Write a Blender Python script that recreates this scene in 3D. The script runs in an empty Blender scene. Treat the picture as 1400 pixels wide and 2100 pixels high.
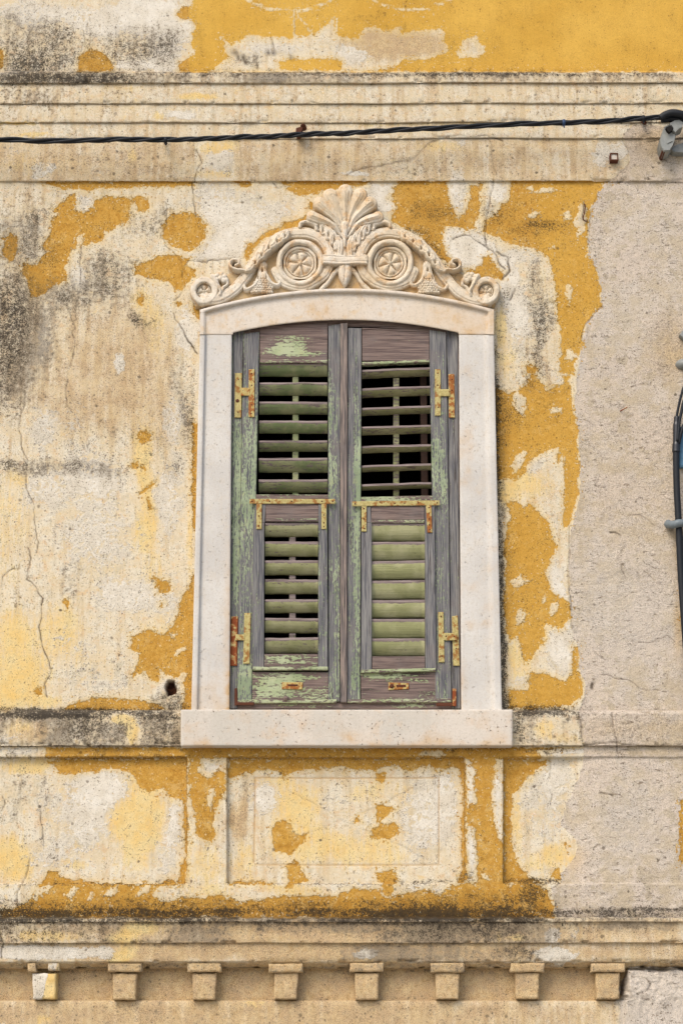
import bpy, math, random
import numpy as np
from mathutils import Vector

# ------------------------------------------------------------------ camera, sky, sun, exposure
scene = bpy.context.scene
T = math.radians(15.4)          # upward tilt of the camera, standing in the street
DC = 8.0                        # metres from lens to the facade along the view axis
FPX = 4000.0                    # focal length in photograph pixels (photo is 1400 x 2100)
CAM_Z = 1.65
ZC = CAM_Z + DC*math.sin(T)
CAM = np.array([0.0, -DC*math.cos(T), CAM_Z])
camd = bpy.data.cameras.new('camera')
cam = bpy.data.objects.new('camera', camd)
scene.collection.objects.link(cam)
cam.location = CAM.tolist()
cam.rotation_euler = (math.radians(90)+T, 0, 0)
camd.sensor_fit = 'VERTICAL'; camd.sensor_height = 24.0; camd.lens = 24.0*FPX/2100.0
camd.clip_start = 0.05; camd.clip_end = 500
scene.camera = cam

SUN_EL, SUN_AZ = math.radians(46), math.radians(-32)     # azimuth measured from -Y towards -X
world = bpy.data.worlds.new("World"); scene.world = world; world.use_nodes = True
wn = world.node_tree.nodes; wl = world.node_tree.links
for n in list(wn): wn.remove(n)
sky = wn.new('ShaderNodeTexSky'); sky.sky_type = 'NISHITA'; sky.sun_disc = False
sky.sun_elevation = SUN_EL; sky.sun_rotation = math.pi + SUN_AZ*-1
sky.air_density = 1.0; sky.dust_density = 3.0; sky.ozone_density = 1.0
bg = wn.new('ShaderNodeBackground'); bg.inputs['Strength'].default_value = 0.15
wo = wn.new('ShaderNodeOutputWorld')
wl.new(sky.outputs[0], bg.inputs[0]); wl.new(bg.outputs[0], wo.inputs[0])
sund = bpy.data.lights.new('sun', 'SUN'); sund.energy = 1.35; sund.angle = math.radians(30); sund.color = (1, .95, .86)
sun = bpy.data.objects.new('sun', sund); scene.collection.objects.link(sun)
sdir = Vector((math.sin(SUN_AZ)*math.cos(SUN_EL), -math.cos(SUN_AZ)*math.cos(SUN_EL), math.sin(SUN_EL)))
sun.rotation_euler = sdir.to_track_quat('Z', 'Y').to_euler(); sun.location = (-3, -5, 8)
vs = scene.view_settings
vs.view_transform = 'Standard'; vs.look = 'None'; vs.gamma = 1; vs.use_curve_mapping = False
vs.exposure = 0.60

K = 1.35     # sunlit surface = albedo * K in the picture, used to turn seen tones back into base colours
def C(r, g, b, k=K):
    def f(c):
        c /= 255.0
        return (c/12.92 if c <= .04045 else ((c+.055)/1.055)**2.4)/k
    return (f(r), f(g), f(b), 1)

# ------------------------------------------------------------------ measuring helpers
def unproj(px, py, d):
    """world point on the vertical plane y=-d seen at a photo position"""
    px = np.asarray(px, float); py = np.asarray(py, float); d = np.asarray(d, float)
    u = (px-700)/FPX; v = (1050-py)/FPX
    dy = math.cos(T) - v*math.sin(T); dz = math.sin(T) + v*math.cos(T)
    lam = (-d-CAM[1])/dy
    return np.stack(np.broadcast_arrays(lam*u+CAM[0], -d, CAM[2]+lam*dz), -1)
def P(px, py, d=0.0): return unproj(px, py, d)
M = 0.00203  # metres per photo pixel on the facade

def _hash(ix, iy, s):
    n = (ix.astype(np.int64)*374761393 + iy.astype(np.int64)*668265263 + s*982451653) & 0xffffffff
    n = ((n ^ (n >> 13))*1274126177) & 0xffffffff
    return ((n ^ (n >> 16)) & 0xffffff)/float(0xffffff)
def vn(x, y, s=0):
    ix = np.floor(x); iy = np.floor(y); fx = x-ix; fy = y-iy
    fx = fx*fx*(3-2*fx); fy = fy*fy*(3-2*fy)
    a = _hash(ix, iy, s); b = _hash(ix+1, iy, s); c = _hash(ix, iy+1, s); e = _hash(ix+1, iy+1, s)
    return (a*(1-fx)+b*fx)*(1-fy)+(c*(1-fx)+e*fx)*fy
def fbm(x, y, sc, o=4, s=0):
    r = 0; a = .5; t = 0
    x = x/sc; y = y/sc
    for i in range(o):
        r = r + a*vn(x+i*17.3, y-i*9.1, s+i*7); t += a; a *= .5; x = x*2.03; y = y*2.03
    return r/t - .5          # -0.5 .. 0.5
def sstep(a, b, x):
    t = np.clip((x-a)/(b-a), 0, 1); return t*t*(3-2*t)
def poly_sdf(x, y, poly):
    pts = np.array(poly, float); n = len(pts)
    dmin = np.full(x.shape, 1e9); ins = np.zeros(x.shape, bool)
    for i in range(n):
        ax, ay = pts[i]; bx, by = pts[(i+1) % n]
        ex, ey = bx-ax, by-ay; L = ex*ex+ey*ey+1e-9
        t = np.clip(((x-ax)*ex+(y-ay)*ey)/L, 0, 1)
        dmin = np.minimum(dmin, (x-ax-t*ex)**2+(y-ay-t*ey)**2)
        c = ((ay > y) != (by > y)) & (x < (bx-ax)*(y-ay)/((by-ay) if by != ay else 1e-9)+ax)
        ins ^= c
    dd = np.sqrt(dmin)
    return np.where(ins, dd, -dd)
def line_d(x, y, pts, ret_t=False):
    dmin = np.full(x.shape, 1e9); tt = np.zeros(x.shape); acc = 0; side = np.zeros(x.shape)
    pts = np.array(pts, float)
    tot = np.sqrt((np.diff(pts, axis=0)**2).sum(1)).sum()
    for i in range(len(pts)-1):
        ax, ay = pts[i]; bx, by = pts[i+1]; ex, ey = bx-ax, by-ay; L = ex*ex+ey*ey+1e-9
        t = np.clip(((x-ax)*ex+(y-ay)*ey)/L, 0, 1)
        d = (x-ax-t*ex)**2+(y-ay-t*ey)**2
        m = d < dmin; dmin = np.where(m, d, dmin)
        if ret_t:
            tt = np.where(m, (acc+t*math.sqrt(L))/tot, tt)
            side = np.where(m, np.sign(ex*(y-ay)-ey*(x-ax)), side)
        acc += math.sqrt(L)
    return (np.sqrt(dmin), tt, side) if ret_t else np.sqrt(dmin)
def smooth_line(pts, n=6):
    pts = [np.array(p, float) for p in pts]; out = []
    q = [2*pts[0]-pts[1]]+pts+[2*pts[-1]-pts[-2]]
    for i in range(1, len(q)-2):
        for k in range(n):
            t = k/n
            out.append(.5*((2*q[i])+(-q[i-1]+q[i+1])*t+(2*q[i-1]-5*q[i]+4*q[i+1]-q[i+2])*t*t+(-q[i-1]+3*q[i]-3*q[i+1]+q[i+2])*t**3))
    out.append(pts[-1]); return [tuple(o) for o in out]

# ------------------------------------------------------------------ what is where on the plaster (photo positions)
# old ochre coat: '+' remains, '-' flaked away / skimmed over
OCH = [
('+', (400,-230),(398,0),(395,12),(385,10),(366,20),(362,32),(372,40),(392,40),(403,50),(398,70),(393,85),(395,100),(400,112),(370,125),(368,140),(366,149),(1700,149),(1700,-230)),
('+', (165,120),(185,103),(200,110),(228,122),(233,140),(233,150),(158,150)),
('+', (-9,98),(9,103),(12,120),(4,140),(-9,140)),
('-', (456,74),(470,90),(530,72),(560,76),(600,78),(608,72),(640,76),(660,60),(684,38),(688,76),(735,78),(742,60),(750,56),(762,56),(790,60),(822,52),(818,68),(840,66),(870,62),(890,60),(908,66),(908,78),(918,95),(920,106),(912,114),(885,118),(868,126),(850,122),(828,122),(812,134),(790,140),(765,145),(700,149),(430,149),(445,132),(470,118),(458,100)),
('+', (574,142),(572,126),(590,119),(640,122),(680,118),(700,124),(700,141),(660,145)),
('-', (936,112),(941,92),(952,80),(966,77),(970,70),(977,72),(978,86),(990,90),(998,100),(994,108),(985,115),(960,118),(940,118)),
('+', (108,430),(132,406),(140,398),(153,400),(157,418),(154,430),(168,439),(189,427),(198,406),(216,400),(232,399),(255,403),(267,415),(276,404),(288,403),(306,409),(307,424),(292,432),(279,433),(264,457),(240,463),(216,481),(207,496),(168,505),(150,514),(141,529),(135,550),(136,580),(111,580),(90,601),(64,610),(57,580),(42,553),(54,535),(75,541),(99,517),(87,505),(102,478),(105,454),(120,442),(111,433)),
('-', (160,502),(158,485),(168,482),(172,490),(168,505)),
('-', (268,420),(264,432),(270,445),(284,432),(278,418)),
('+', (5,490),(25,478),(38,490),(36,520),(20,540),(8,522)),
('+', (345,445),(354,433),(390,432),(410,440),(425,460),(427,475),(418,492),(402,505),(384,517),(362,508),(345,500),(333,485),(336,460)),
('+', (274,544),(300,535),(330,526),(360,523),(390,529),(387,544),(402,556),(399,568),(384,586),(360,600),(351,583),(318,577),(300,568),(279,562)),
('+', (282,612),(290,600),(298,612),(292,626),(284,622)),
('+', (359,622),(366,615),(374,622),(366,629)),
('+', (280,900),(284,886),(298,882),(310,889),(309,902),(296,911),(286,908)),
('+', (266,952),(280,946),(284,955),(296,950),(300,962),(284,958),(272,960)),
('+', (284,1016),(300,1000),(320,981),(314,994),(302,1008),(290,1015)),
('+', (298,1020),(306,1020),(315,1046),(306,1046)),
('+', (314,1185),(320,1183),(332,1190),(345,1188),(350,1200),(345,1215),(325,1217),(322,1205)),
('+', (327,1238),(333,1236),(333,1243),(328,1244)),
('+', (70,1420),(76,1411),(86,1413),(87,1424),(79,1429)),
('+', (128,1234),(137,1227),(144,1238),(139,1248)),
('+', (270,1301),(294,1293),(318,1297),(336,1304),(354,1286),(363,1256),(375,1229),(388,1200),(396,1177),(420,1160),(420,1458),(376,1458),(374,1400),(387,1382),(372,1384),(360,1391),(342,1382),(318,1361),(330,1379),(324,1397),(309,1397),(294,1379),(276,1394),(269,1385),(285,1361),(288,1343),(270,1328)),
('-', (350,1300),(358,1299),(358,1308),(351,1307)),
('-', (372,1328),(382,1330),(378,1336),(370,1340),(358,1345),(364,1332)),
('+', (130,1457),(140,1448),(160,1440),(200,1431),(240,1433),(280,1434),(330,1448),(340,1457)),
('+', (394,868),(400,866),(410,870),(412,1090),(397,1090),(396,1050),(393,1020),(394,960)),
('+', (396,622),(408,634),(412,660),(403,655),(397,640)),
('+', (80,373),(398,369),(398,380),(330,382),(260,384),(200,386),(178,392),(160,386),(130,387),(100,380)),
('+', (470,370),(520,368),(516,382),(506,384),(495,382),(490,375)),
('+', (575,376),(610,370),(712,367),(712,383),(702,388),(660,395),(640,398),(615,402),(600,394),(588,390),(592,382)),
('+', (700,367),(756,368),(752,376),(735,382),(716,382)),
('+', (634,412),(646,418),(642,430),(633,428)),
('+', (600,452),(628,440),(634,450),(618,462),(596,468),(560,482),(530,502),(506,540),(504,510),(508,496),(520,498),(540,480),(556,470),(578,462),(584,450)),
('+', (812,368),(912,371),(920,400),(928,426),(941,447),(960,426),(963,400),(965,381),(994,377),(992,386),(983,400),(983,421),(981,440),(970,471),(954,476),(940,468),(925,465),(912,468),(910,500),(918,520),(930,530),(922,545),(901,530),(880,502),(859,479),(830,466),(806,456),(806,440),(814,423),(798,400),(806,392)),
('+', (982,545),(992,527),(1000,520),(1006,535),(1022,545),(1032,560),(1030,574),(1015,572),(990,572),(960,562),(955,556),(975,556)),
('+', (1046,364),(1270,358),(1240,372),(1225,395),(1212,425),(1205,470),(1205,525),(1220,550),(1232,590),(1232,625),(1200,665),(1188,725),(1176,768),(1150,768),(1149,690),(1139,644),(1139,591),(1133,548),(1121,526),(1093,508),(1056,502),(1031,495),(1000,484),(990,478),(990,455),(1000,447),(1031,420),(1046,412)),
('-', (1172,452),(1180,440),(1186,424),(1200,416),(1203,445),(1198,475),(1190,490),(1186,495),(1183,470)),
('-', (1076,388),(1090,384),(1095,392),(1110,386),(1130,384),(1142,390),(1125,396),(1105,398),(1085,392)),
('-', (1082,440),(1098,434),(1108,440),(1098,446),(1085,446)),
('-', (1155,436),(1165,432),(1172,448),(1160,452)),
('-', (1130,506),(1137,505),(1138,511),(1131,512)),
('-', (1158,590),(1165,582),(1174,586),(1172,606),(1168,624),(1164,612),(1159,602)),
('-', (1160,718),(1170,716),(1180,724),(1184,730),(1170,742),(1160,738)),
('+', (1155,690),(1178,700),(1176,715),(1158,714)),
('+', (1077,748),(1090,746),(1102,755),(1098,765),(1086,764),(1078,768)),
('+', (1015,797),(1024,796),(1040,808),(1056,805),(1077,793),(1090,768),(1102,777),(1124,799),(1155,788),(1152,771),(1168,771),(1173,830),(1180,850),(1183,876),(1189,969),(1188,1001),(1177,1044),(1166,1079),(1157,1087),(1156,1059),(1157,984),(1160,945),(1149,923),(1124,926),(1102,932),(1086,950),(1074,972),(1053,988),(1040,980),(1025,990),(1012,985)),
('-', (1052,812),(1060,802),(1074,806),(1082,822),(1078,840),(1070,852),(1060,842),(1050,838)),
('-', (1128,840),(1140,834),(1152,838),(1148,848),(1130,848)),
('-', (1046,960),(1054,938),(1070,926),(1080,930),(1074,950),(1062,966),(1050,972)),
('+', (1088,926),(1100,922),(1104,932),(1094,938)),
('+', (1140,936),(1146,930),(1150,940),(1142,950)),
('+', (1040,1033),(1057,1027),(1074,1041),(1091,1026),(1109,1053),(1126,1070),(1137,1121),(1126,1150),(1117,1179),(1126,1193),(1137,1221),(1160,1230),(1170,1236),(1169,1270),(1151,1293),(1123,1279),(1111,1293),(1117,1310),(1100,1330),(1083,1367),(1069,1339),(1057,1307),(1037,1310),(1031,1236),(1037,1193),(1031,1121),(1037,1084),(1046,1064)),
('-', (1047,1196),(1056,1188),(1068,1177),(1072,1186),(1086,1192),(1070,1200),(1057,1207)),
('-', (1126,1258),(1128,1242),(1144,1235),(1141,1255),(1131,1268)),
('-', (1055,1264),(1062,1252),(1066,1246),(1078,1260),(1070,1278),(1060,1282)),
('-', (1110,1225),(1117,1222),(1120,1234),(1113,1236)),
('+', (1083,1381),(1106,1379),(1131,1387),(1157,1396),(1174,1379),(1173,1324),(1183,1327),(1185,1373),(1197,1396),(1194,1421),(1171,1449),(1043,1456),(1040,1416),(1080,1414)),
# frieze under the sill, panels
('+', (95,1533),(1180,1533),(1100,1540),(1115,1556),(1000,1560),(952,1556),(380,1556),(95,1556)),
('-', (855,1550),(868,1544),(890,1541),(906,1541),(915,1548),(905,1553),(862,1553)),
('+', (95,1555),(384,1553),(386,1700),(384,1812),(366,1812),(372,1775),(383,1755),(378,1740),(377,1700),(376,1640),(350,1635),(340,1615),(300,1620),(284,1608),(270,1590),(250,1578),(230,1572),(200,1578),(165,1585),(142,1589),(120,1585),(112,1570)),
('+', (388,1553),(405,1553),(407,1585),(430,1595),(448,1580),(463,1584),(466,1610),(462,1622),(450,1640),(442,1670),(435,1690),(442,1715),(430,1732),(415,1720),(404,1714),(400,1700),(400,1670),(390,1640),(386,1600)),
('-', (428,1622),(440,1618),(436,1650),(430,1664),(426,1640)),
('+', (466,1553),(954,1553),(952,1582),(940,1578),(925,1575),(905,1579),(892,1572),(860,1570),(845,1576),(800,1572),(770,1577),(740,1575),(700,1572),(668,1574),(650,1579),(615,1576),(590,1587),(566,1577),(540,1578),(500,1581),(478,1596),(466,1592)),
('+', (555,1700),(562,1685),(580,1680),(596,1690),(598,1708),(612,1718),(622,1712),(630,1702),(628,1722),(612,1745),(595,1752),(562,1748),(560,1722)),
('+', (588,1772),(600,1768),(615,1770),(628,1805),(610,1810),(600,1824),(585,1822),(592,1800)),
('+', (776,1648),(786,1642),(800,1653),(811,1660),(798,1672),(782,1685),(790,1690),(810,1688),(820,1700),(820,1712),(800,1720),(765,1717),(755,1705),(777,1690),(774,1664)),
('+', (728,1676),(735,1672),(738,1684),(730,1686)),
('+', (770,1583),(790,1585),(788,1600),(780,1610),(772,1595)),
('+', (774,1790),(790,1783),(806,1785),(812,1806),(806,1815),(800,1838),(786,1832),(790,1810),(776,1808)),
('+', (944,1576),(956,1576),(956,1812),(938,1812),(948,1780),(946,1740),(947,1690),(950,1640)),
('+', (470,1812),(484,1806),(530,1808),(560,1811),(560,1815),(470,1815)),
('+', (955,1545),(1018,1548),(1016,1575),(1007,1630),(1010,1660),(1016,1700),(1024,1722),(1034,1730),(1034,1780),(1045,1830),(1030,1850),(970,1850),(970,1825),(978,1780),(977,1740),(972,1700),(956,1690),(956,1656),(975,1650),(972,1580)),
('-', (988,1795),(994,1792),(1001,1798),(998,1806),(990,1804)),
('+', (370,1840),(450,1840),(480,1848),(550,1845),(600,1838),(650,1840),(700,1832),(730,1820),(745,1826),(770,1822),(790,1836),(810,1840),(840,1828),(870,1825),(900,1836),(940,1812),(970,1812),(980,1835),(1040,1830),(1050,1810),(1090,1806),(1115,1825),(1130,1850),(1134,1884),(370,1884)),
('+', (60,1850),(75,1820),(88,1800),(100,1785),(112,1786),(120,1798),(135,1800),(160,1806),(180,1812),(330,1812),(345,1804),(360,1806),(376,1815),(368,1815),(330,1815),(310,1832),(335,1846),(372,1840),(372,1884),(0,1884),(0,1866),(30,1864)),
('-', (66,1845),(74,1822),(92,1820),(108,1815),(100,1830),(85,1835),(76,1850)),
('-', (136,1838),(142,1824),(158,1818),(160,1826),(148,1840)),
('-', (180,1845),(186,1830),(192,1832),(188,1846)),
('-', (214,1838),(226,1822),(244,1818),(238,1834),(222,1842)),
('-', (280,1838),(290,1820),(312,1816),(304,1830)),
('-', (318,1830),(340,1818),(366,1816),(366,1842),(345,1845),(330,1842)),
('+', (1032,1553),(1126,1556),(1120,1570),(1100,1582),(1085,1597),(1070,1615),(1052,1632),(1047,1660),(1046,1710),(1050,1740),(1060,1770),(1085,1800),(1100,1806),(1115,1812),(1034,1812)),
('+', (1130,1797),(1136,1784),(1146,1780),(1151,1790),(1148,1804)),
('+', (1155,1730),(1159,1726),(1163,1731),(1159,1736)),
('+', (1394,1640),(1420,1630),(1420,1790),(1394,1770),(1391,1720)),
('+', (1394,1240),(1400,1230),(1420,1260),(1420,1330),(1396,1290)),
('+', (1392,1225),(1397,1220),(1400,1240),(1394,1242)),
]
# rough cement repair on the right
CEM = [
((1296,258),(1282,268),(1276,285),(1288,312),(1290,335),(1262,362),(1240,372),(1225,395),(1212,425),(1205,470),(1205,525),(1220,550),(1232,590),(1230,625),(1200,665),(1188,725),(1182,790),(1178,840),(1186,900),(1191,960),(1188,1020),(1170,1085),(1165,1150),(1168,1230),(1172,1300),(1185,1330),(1188,1380),(1198,1405),(1195,1440),(1184,1460),(1190,1500),(1197,1530),(1196,1560),(1188,1590),(1175,1620),(1162,1650),(1150,1690),(1182,1718),(1184,1740),(1176,1762),(1150,1790),(1152,1806),(1128,1820),(1136,1850),(1140,1882),(1700,1882),(1700,258)),
((1283,1988),(1277,2010),(1271,2050),(1269,2110),(1269,2400),(1700,2400),(1700,1984),(1300,1984)),
]
# soft tone fields: (field, cx, cy, rx, ry, amount)  w=pale lime, y=yellow wash, t=tan, d=black crust, s=lichen specks, g=grey film
BL = [
('w',100,30,190,28,.7),('w',300,20,80,30,.9),('w',350,60,60,60,.7),('w',230,60,50,18,.7),('w',270,135,120,10,.8),('w',330,120,50,26,.7),('w',20,145,60,10,.5),
('g',70,85,110,60,.75),('g',290,85,90,45,.7),('d',60,125,70,22,.3),('d',310,90,60,22,.22),('s',120,90,160,55,.8),('s',300,90,90,45,.8),('g',40,40,60,30,.35),('y',20,30,40,40,.5),('y',185,90,20,30,.4),
('w',550,100,90,14,.65),('w',720,112,40,26,.7),('g',515,122,40,14,.7),('g',640,95,90,16,.35),('t',800,90,110,40,.9),('t',880,100,60,30,.5),('t',960,100,60,30,.3),('g',770,45,40,18,.4),('d',510,128,30,7,.3),
# main wall left
('t',60,400,110,40,.5),('t',210,690,120,90,.6),('t',190,780,110,120,.75),('t',300,760,80,140,.75),('t',250,850,120,60,.6),('t',110,830,60,60,.5),('t',330,910,60,60,.5),('t',20,820,60,100,.5),
('w',130,410,30,30,.5),('w',170,425,25,22,.8),('w',100,525,30,14,.6),('w',165,570,24,40,.7),('w',245,745,12,24,.9),('w',90,690,25,50,.5),('w',440,420,60,50,.6),('w',480,470,70,40,.7),('w',560,430,60,30,.6),('w',420,520,50,10,.7),('w',460,500,60,25,.6),
('w',380,680,26,60,.8),('w',355,860,28,60,.6),('w',90,880,30,50,.6),('w',150,880,30,70,.4),('w',190,980,60,50,.7),('w',90,1000,50,50,.6),('w',200,1100,90,80,.6),('w',250,1230,60,40,.7),('w',340,1230,50,80,.5),('w',350,1020,40,90,.6),('w',160,1330,80,50,.4),('w',220,1400,110,30,.4),('w',30,1060,50,50,.3),
('y',300,620,30,50,.6),('y',330,690,25,60,.45),('y',300,880,40,60,.4),('y',295,930,28,26,.8),('y',300,1000,22,60,.8),('y',298,1090,28,40,.8),('y',320,1170,30,60,.5),('y',330,1290,50,30,.5),('y',20,1060,60,90,.5),('y',60,1330,90,60,.5),('y',40,1400,50,50,.95),('y',25,1300,30,60,.7),('y',10,1430,60,25,.8),('y',90,1440,50,15,.7),('y',145,1300,40,40,.5),('y',225,1160,60,40,.4),('y',10,1180,40,60,.3),('y',45,980,30,20,.4),('y',110,1280,40,60,.4),('y',390,1110,10,80,.6),('y',385,650,18,30,.7),('y',120,985,80,14,.3),('y',190,1360,60,40,.35),
('d',22,600,46,56,.52),('d',20,690,44,76,.56),('d',12,780,36,80,.42),('d',50,640,34,40,.3),('g',60,680,70,110,1.),('g',20,780,60,90,.8),('g',50,470,60,60,.8),('g',20,560,60,60,.6),('d',75,455,18,12,.3),('g',30,500,60,30,.7),
('g',225,540,60,40,.7),('g',180,600,90,40,.6),('d',232,545,22,16,.25),('d',225,590,24,12,.25),('g',130,620,28,20,.7),('d',130,612,14,12,.3),('g',280,650,28,18,.6),('d',276,655,12,10,.35),('g',340,440,40,40,.4),('g',230,470,30,30,.3),('g',300,470,60,40,.45),
('d',120,640,30,8,.2),('g',365,790,20,60,.65),('g',375,870,18,50,.65),('g',220,905,60,30,.45),('g',190,965,80,18,.6),('g',50,955,90,18,.7),('d',20,950,30,8,.35),('d',160,955,30,7,.3),('g',110,990,30,14,.3),('g',160,1200,40,50,.35),('g',30,1240,40,60,.35),('g',60,1180,30,30,.25),('g',130,1180,40,40,.3),('g',200,1380,60,40,.3),
('s',200,560,170,120,.75),('s',60,460,80,80,.8),('s',150,700,130,90,.6),('s',280,760,110,140,.7),('s',180,880,150,90,.75),('s',350,850,50,120,.8),('s',100,960,150,40,.8),('s',230,1100,200,200,.35),('s',60,1200,60,200,.2),('s',200,1380,140,60,.5),('s',380,450,60,40,.6),('s',50,760,40,80,.8),('s',170,480,90,80,.5),('s',440,425,60,40,.3),
('d',345,1435,30,16,.45),('g',340,1440,40,30,.8),('d',360,1450,30,7,.6),('w',365,1390,14,30,.4),('w',335,1410,16,22,.5),
# right of pediment
('w',780,395,34,34,.9),('w',840,395,8,8,0),('w',935,395,22,50,.7),('t',935,430,22,30,.5),('w',1020,392,22,30,.8),('g',1015,430,30,20,.6),('w',945,500,45,40,.85),('w',990,520,40,40,.8),('w',1045,580,18,60,.9),('w',1060,640,26,70,.8),('g',1105,640,26,100,.7),('w',1150,770,14,60,.7),('w',1185,740,10,50,.8),('g',1070,790,30,40,.5),('w',1080,530,50,20,.5),
('y',1026,670,14,40,.8),('y',1120,590,16,60,.4),('y',1040,740,24,50,.6),('t',1110,730,50,60,.5),('t',1125,800,20,30,.6),('y',1080,990,60,40,.7),('t',1125,1000,30,50,.6),('t',1140,1100,20,60,.3),('y',1045,1010,26,20,.8),('w',1090,950,30,20,.5),('y',1030,1060,12,60,.4),('w',1140,1190,20,60,.7),('w',1150,1330,30,60,.8),('y',1120,1300,26,30,.6),('y',1060,1370,40,50,.6),('w',1070,1400,30,20,.5),('w',1155,1230,14,14,.7),('y',1060,1340,18,20,.5),
('s',880,430,70,50,.95),('s',1000,440,60,50,.9),('s',1090,470,90,50,.8),('d',875,420,28,12,.25),('d',1120,460,40,9,.45),('d',1095,452,20,10,.3),('s',1095,650,50,120,1.),('d',1105,690,18,60,.28),('s',1150,640,50,60,.35),('s',1080,800,60,90,.7),('s',1100,900,80,60,.45),('s',1080,1130,70,120,.5),('d',845,475,34,12,.55),('d',880,510,18,24,.5),('d',905,540,14,16,.5),('g',870,445,60,30,.4),('d',960,570,40,6,.4),('d',1036,610,8,20,.4),
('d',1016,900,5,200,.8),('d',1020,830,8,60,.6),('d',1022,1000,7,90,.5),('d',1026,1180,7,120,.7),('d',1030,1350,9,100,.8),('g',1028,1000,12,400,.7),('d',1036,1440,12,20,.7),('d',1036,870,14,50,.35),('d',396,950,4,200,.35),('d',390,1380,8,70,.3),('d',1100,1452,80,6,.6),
('d',90,110,110,30,.45),('d',40,135,60,14,.5),('d',270,100,60,30,.4),('d',350,95,30,40,.35),('d',130,70,60,20,.3),
('d',225,560,46,56,.32),('d',150,615,56,22,.3),('g',200,600,110,40,.5),('d',280,655,20,16,.5),('d',385,850,14,60,.4),('d',360,960,20,20,.3),('d',60,505,40,40,.35),('d',80,440,30,14,.35),('d',300,455,30,20,.3),('d',100,960,120,12,.26),('g',120,962,150,20,.4),
('d',1100,640,18,90,.4),('d',1090,760,22,30,.3),('d',885,440,50,22,.35),('d',1010,440,30,16,.35),('d',1100,470,60,14,.35),('d',1060,850,30,40,.25),('t',40,620,60,120,.6),
# cornice
('d',60,160,130,12,.9),('d',200,163,110,8,.7),('g',260,158,240,12,.8),('d',400,150,260,5,.45),('d',1000,152,420,5,.65),('d',870,156,130,7,.25),('g',1100,160,400,9,.6),('d',30,185,60,14,.2),('g',60,195,80,20,.6),('g',240,185,60,12,.35),('y',260,180,60,10,.5),('w',560,158,50,10,.5),
('y',405,198,44,8,.95),('w',420,203,24,5,.5),('w',370,235,36,10,.9),('y',325,238,12,10,.7),('y',35,252,44,4,.95),('y',70,275,50,5,.7),('y',445,300,40,20,.8),('w',445,330,34,34,.7),('y',440,358,50,10,.6),('w',350,285,14,12,.5),('y',270,316,12,16,.6),('g',150,230,100,12,.3),('g',1300,195,110,10,.4),('g',1250,235,160,8,.35),('y',900,255,250,5,.5),('y',1000,215,200,5,.3),('y',50,330,60,40,.35),('w',90,350,30,20,.6),('w',20,310,30,20,.3),
('s',180,330,130,35,.9),('s',330,330,90,40,.6),('s',850,345,110,24,1.),('d',840,350,60,9,.18),('s',60,330,60,30,.4),('s',640,330,50,26,.5),('s',1080,330,50,30,.5),('w',1235,315,26,28,.75),('w',1275,310,16,24,.7),('y',900,300,60,14,.5),('w',730,355,30,5,.9),('w',945,288,14,12,.6),('s',100,200,140,40,.5),('s',1300,190,120,60,.5),
# sill band and panels
('d',60,1462,90,9,.85),('d',220,1462,160,8,.85),('g',220,1495,190,42,1.),('d',160,1495,60,30,.45),('d',300,1510,70,20,.4),('d',190,1475,60,20,.35),('y',250,1475,24,10,1.),('y',272,1500,14,28,1.),('w',285,1490,10,14,.5),('t',60,1505,50,24,.8),('w',20,1510,40,20,.5),('y',40,1490,30,20,.6),('d',340,1475,30,12,.5),('t',360,1510,14,24,.7),('s',180,1490,200,40,.8),
('d',1080,1462,60,8,.9),('g',1075,1485,30,40,.9),('d',1068,1500,14,34,.6),('y',1110,1500,22,22,.7),('g',1150,1480,40,24,.6),('y',1160,1515,40,12,.6),('d',1150,1462,40,8,.6),('s',1130,1490,60,40,.8),('d',1125,1540,60,7,.4),('w',1150,1541,40,6,.95),('w',1180,1541,18,5,.95),('d',950,1536,120,4,.4),
('w',1080,1640,30,40,.4),('w',1145,1600,40,50,.7),('w',1120,1690,40,50,.5),('y',1060,1680,14,60,.7),('y',1150,1760,40,30,.8),('y',1090,1780,30,22,.6),('y',1085,1600,14,20,.4),
('y',50,1570,60,20,.9),('w',100,1650,60,60,.4),('w',200,1620,60,50,.9),('w',180,1700,60,60,.6),('w',100,1760,60,40,.5),('g',20,1640,40,70,.55),('g',70,1620,40,40,.3),('y',280,1700,60,80,.95),('y',310,1650,40,50,.6),('y',20,1760,50,50,.9),('y',150,1775,30,16,.7),('y',250,1610,50,20,.5),('w',362,1690,16,60,.7),('w',345,1760,24,50,.5),('g',100,1545,120,6,.5),('w',40,1541,60,7,.6),
('w',435,1572,20,18,.7),('y',420,1780,50,50,.6),('t',420,1700,20,80,.4),('w',420,1700,14,60,.3),('y',430,1830,60,14,.5),
('w',545,1640,34,40,.8),('w',690,1640,60,40,.3),('w',880,1680,60,80,.7),('w',920,1620,26,50,.6),('y',600,1650,60,50,.8),('y',620,1720,80,50,.6),('y',700,1740,90,40,.6),('y',790,1740,60,50,.5),('y',760,1620,60,30,.5),('y',840,1640,30,40,.4),('t',495,1680,20,50,.9),('y',500,1760,24,50,.6),('g',490,1620,18,40,.4),('y',550,1600,60,12,.5),
('w',965,1600,10,60,.9),('w',967,1740,10,60,.9),('w',1020,1640,12,60,.95),('w',1028,1700,8,40,.9),('w',880,1830,60,16,.7),('w',740,1815,50,12,.5),('y',600,1825,70,12,.7),
('d',200,1868,220,12,.55),('d',60,1872,100,12,.6),('d',500,1866,180,10,.4),('d',640,1872,160,8,.4),('d',900,1858,130,20,.45),('d',1060,1852,70,26,.5),('d',820,1866,100,14,.4),('d',1000,1872,200,10,.75),('g',560,1868,700,18,.6),('d',1330,1866,120,5,.7),('d',1230,1872,100,4,.5),('g',700,1885,720,8,.95),('d',1090,1838,30,26,.4),
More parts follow.
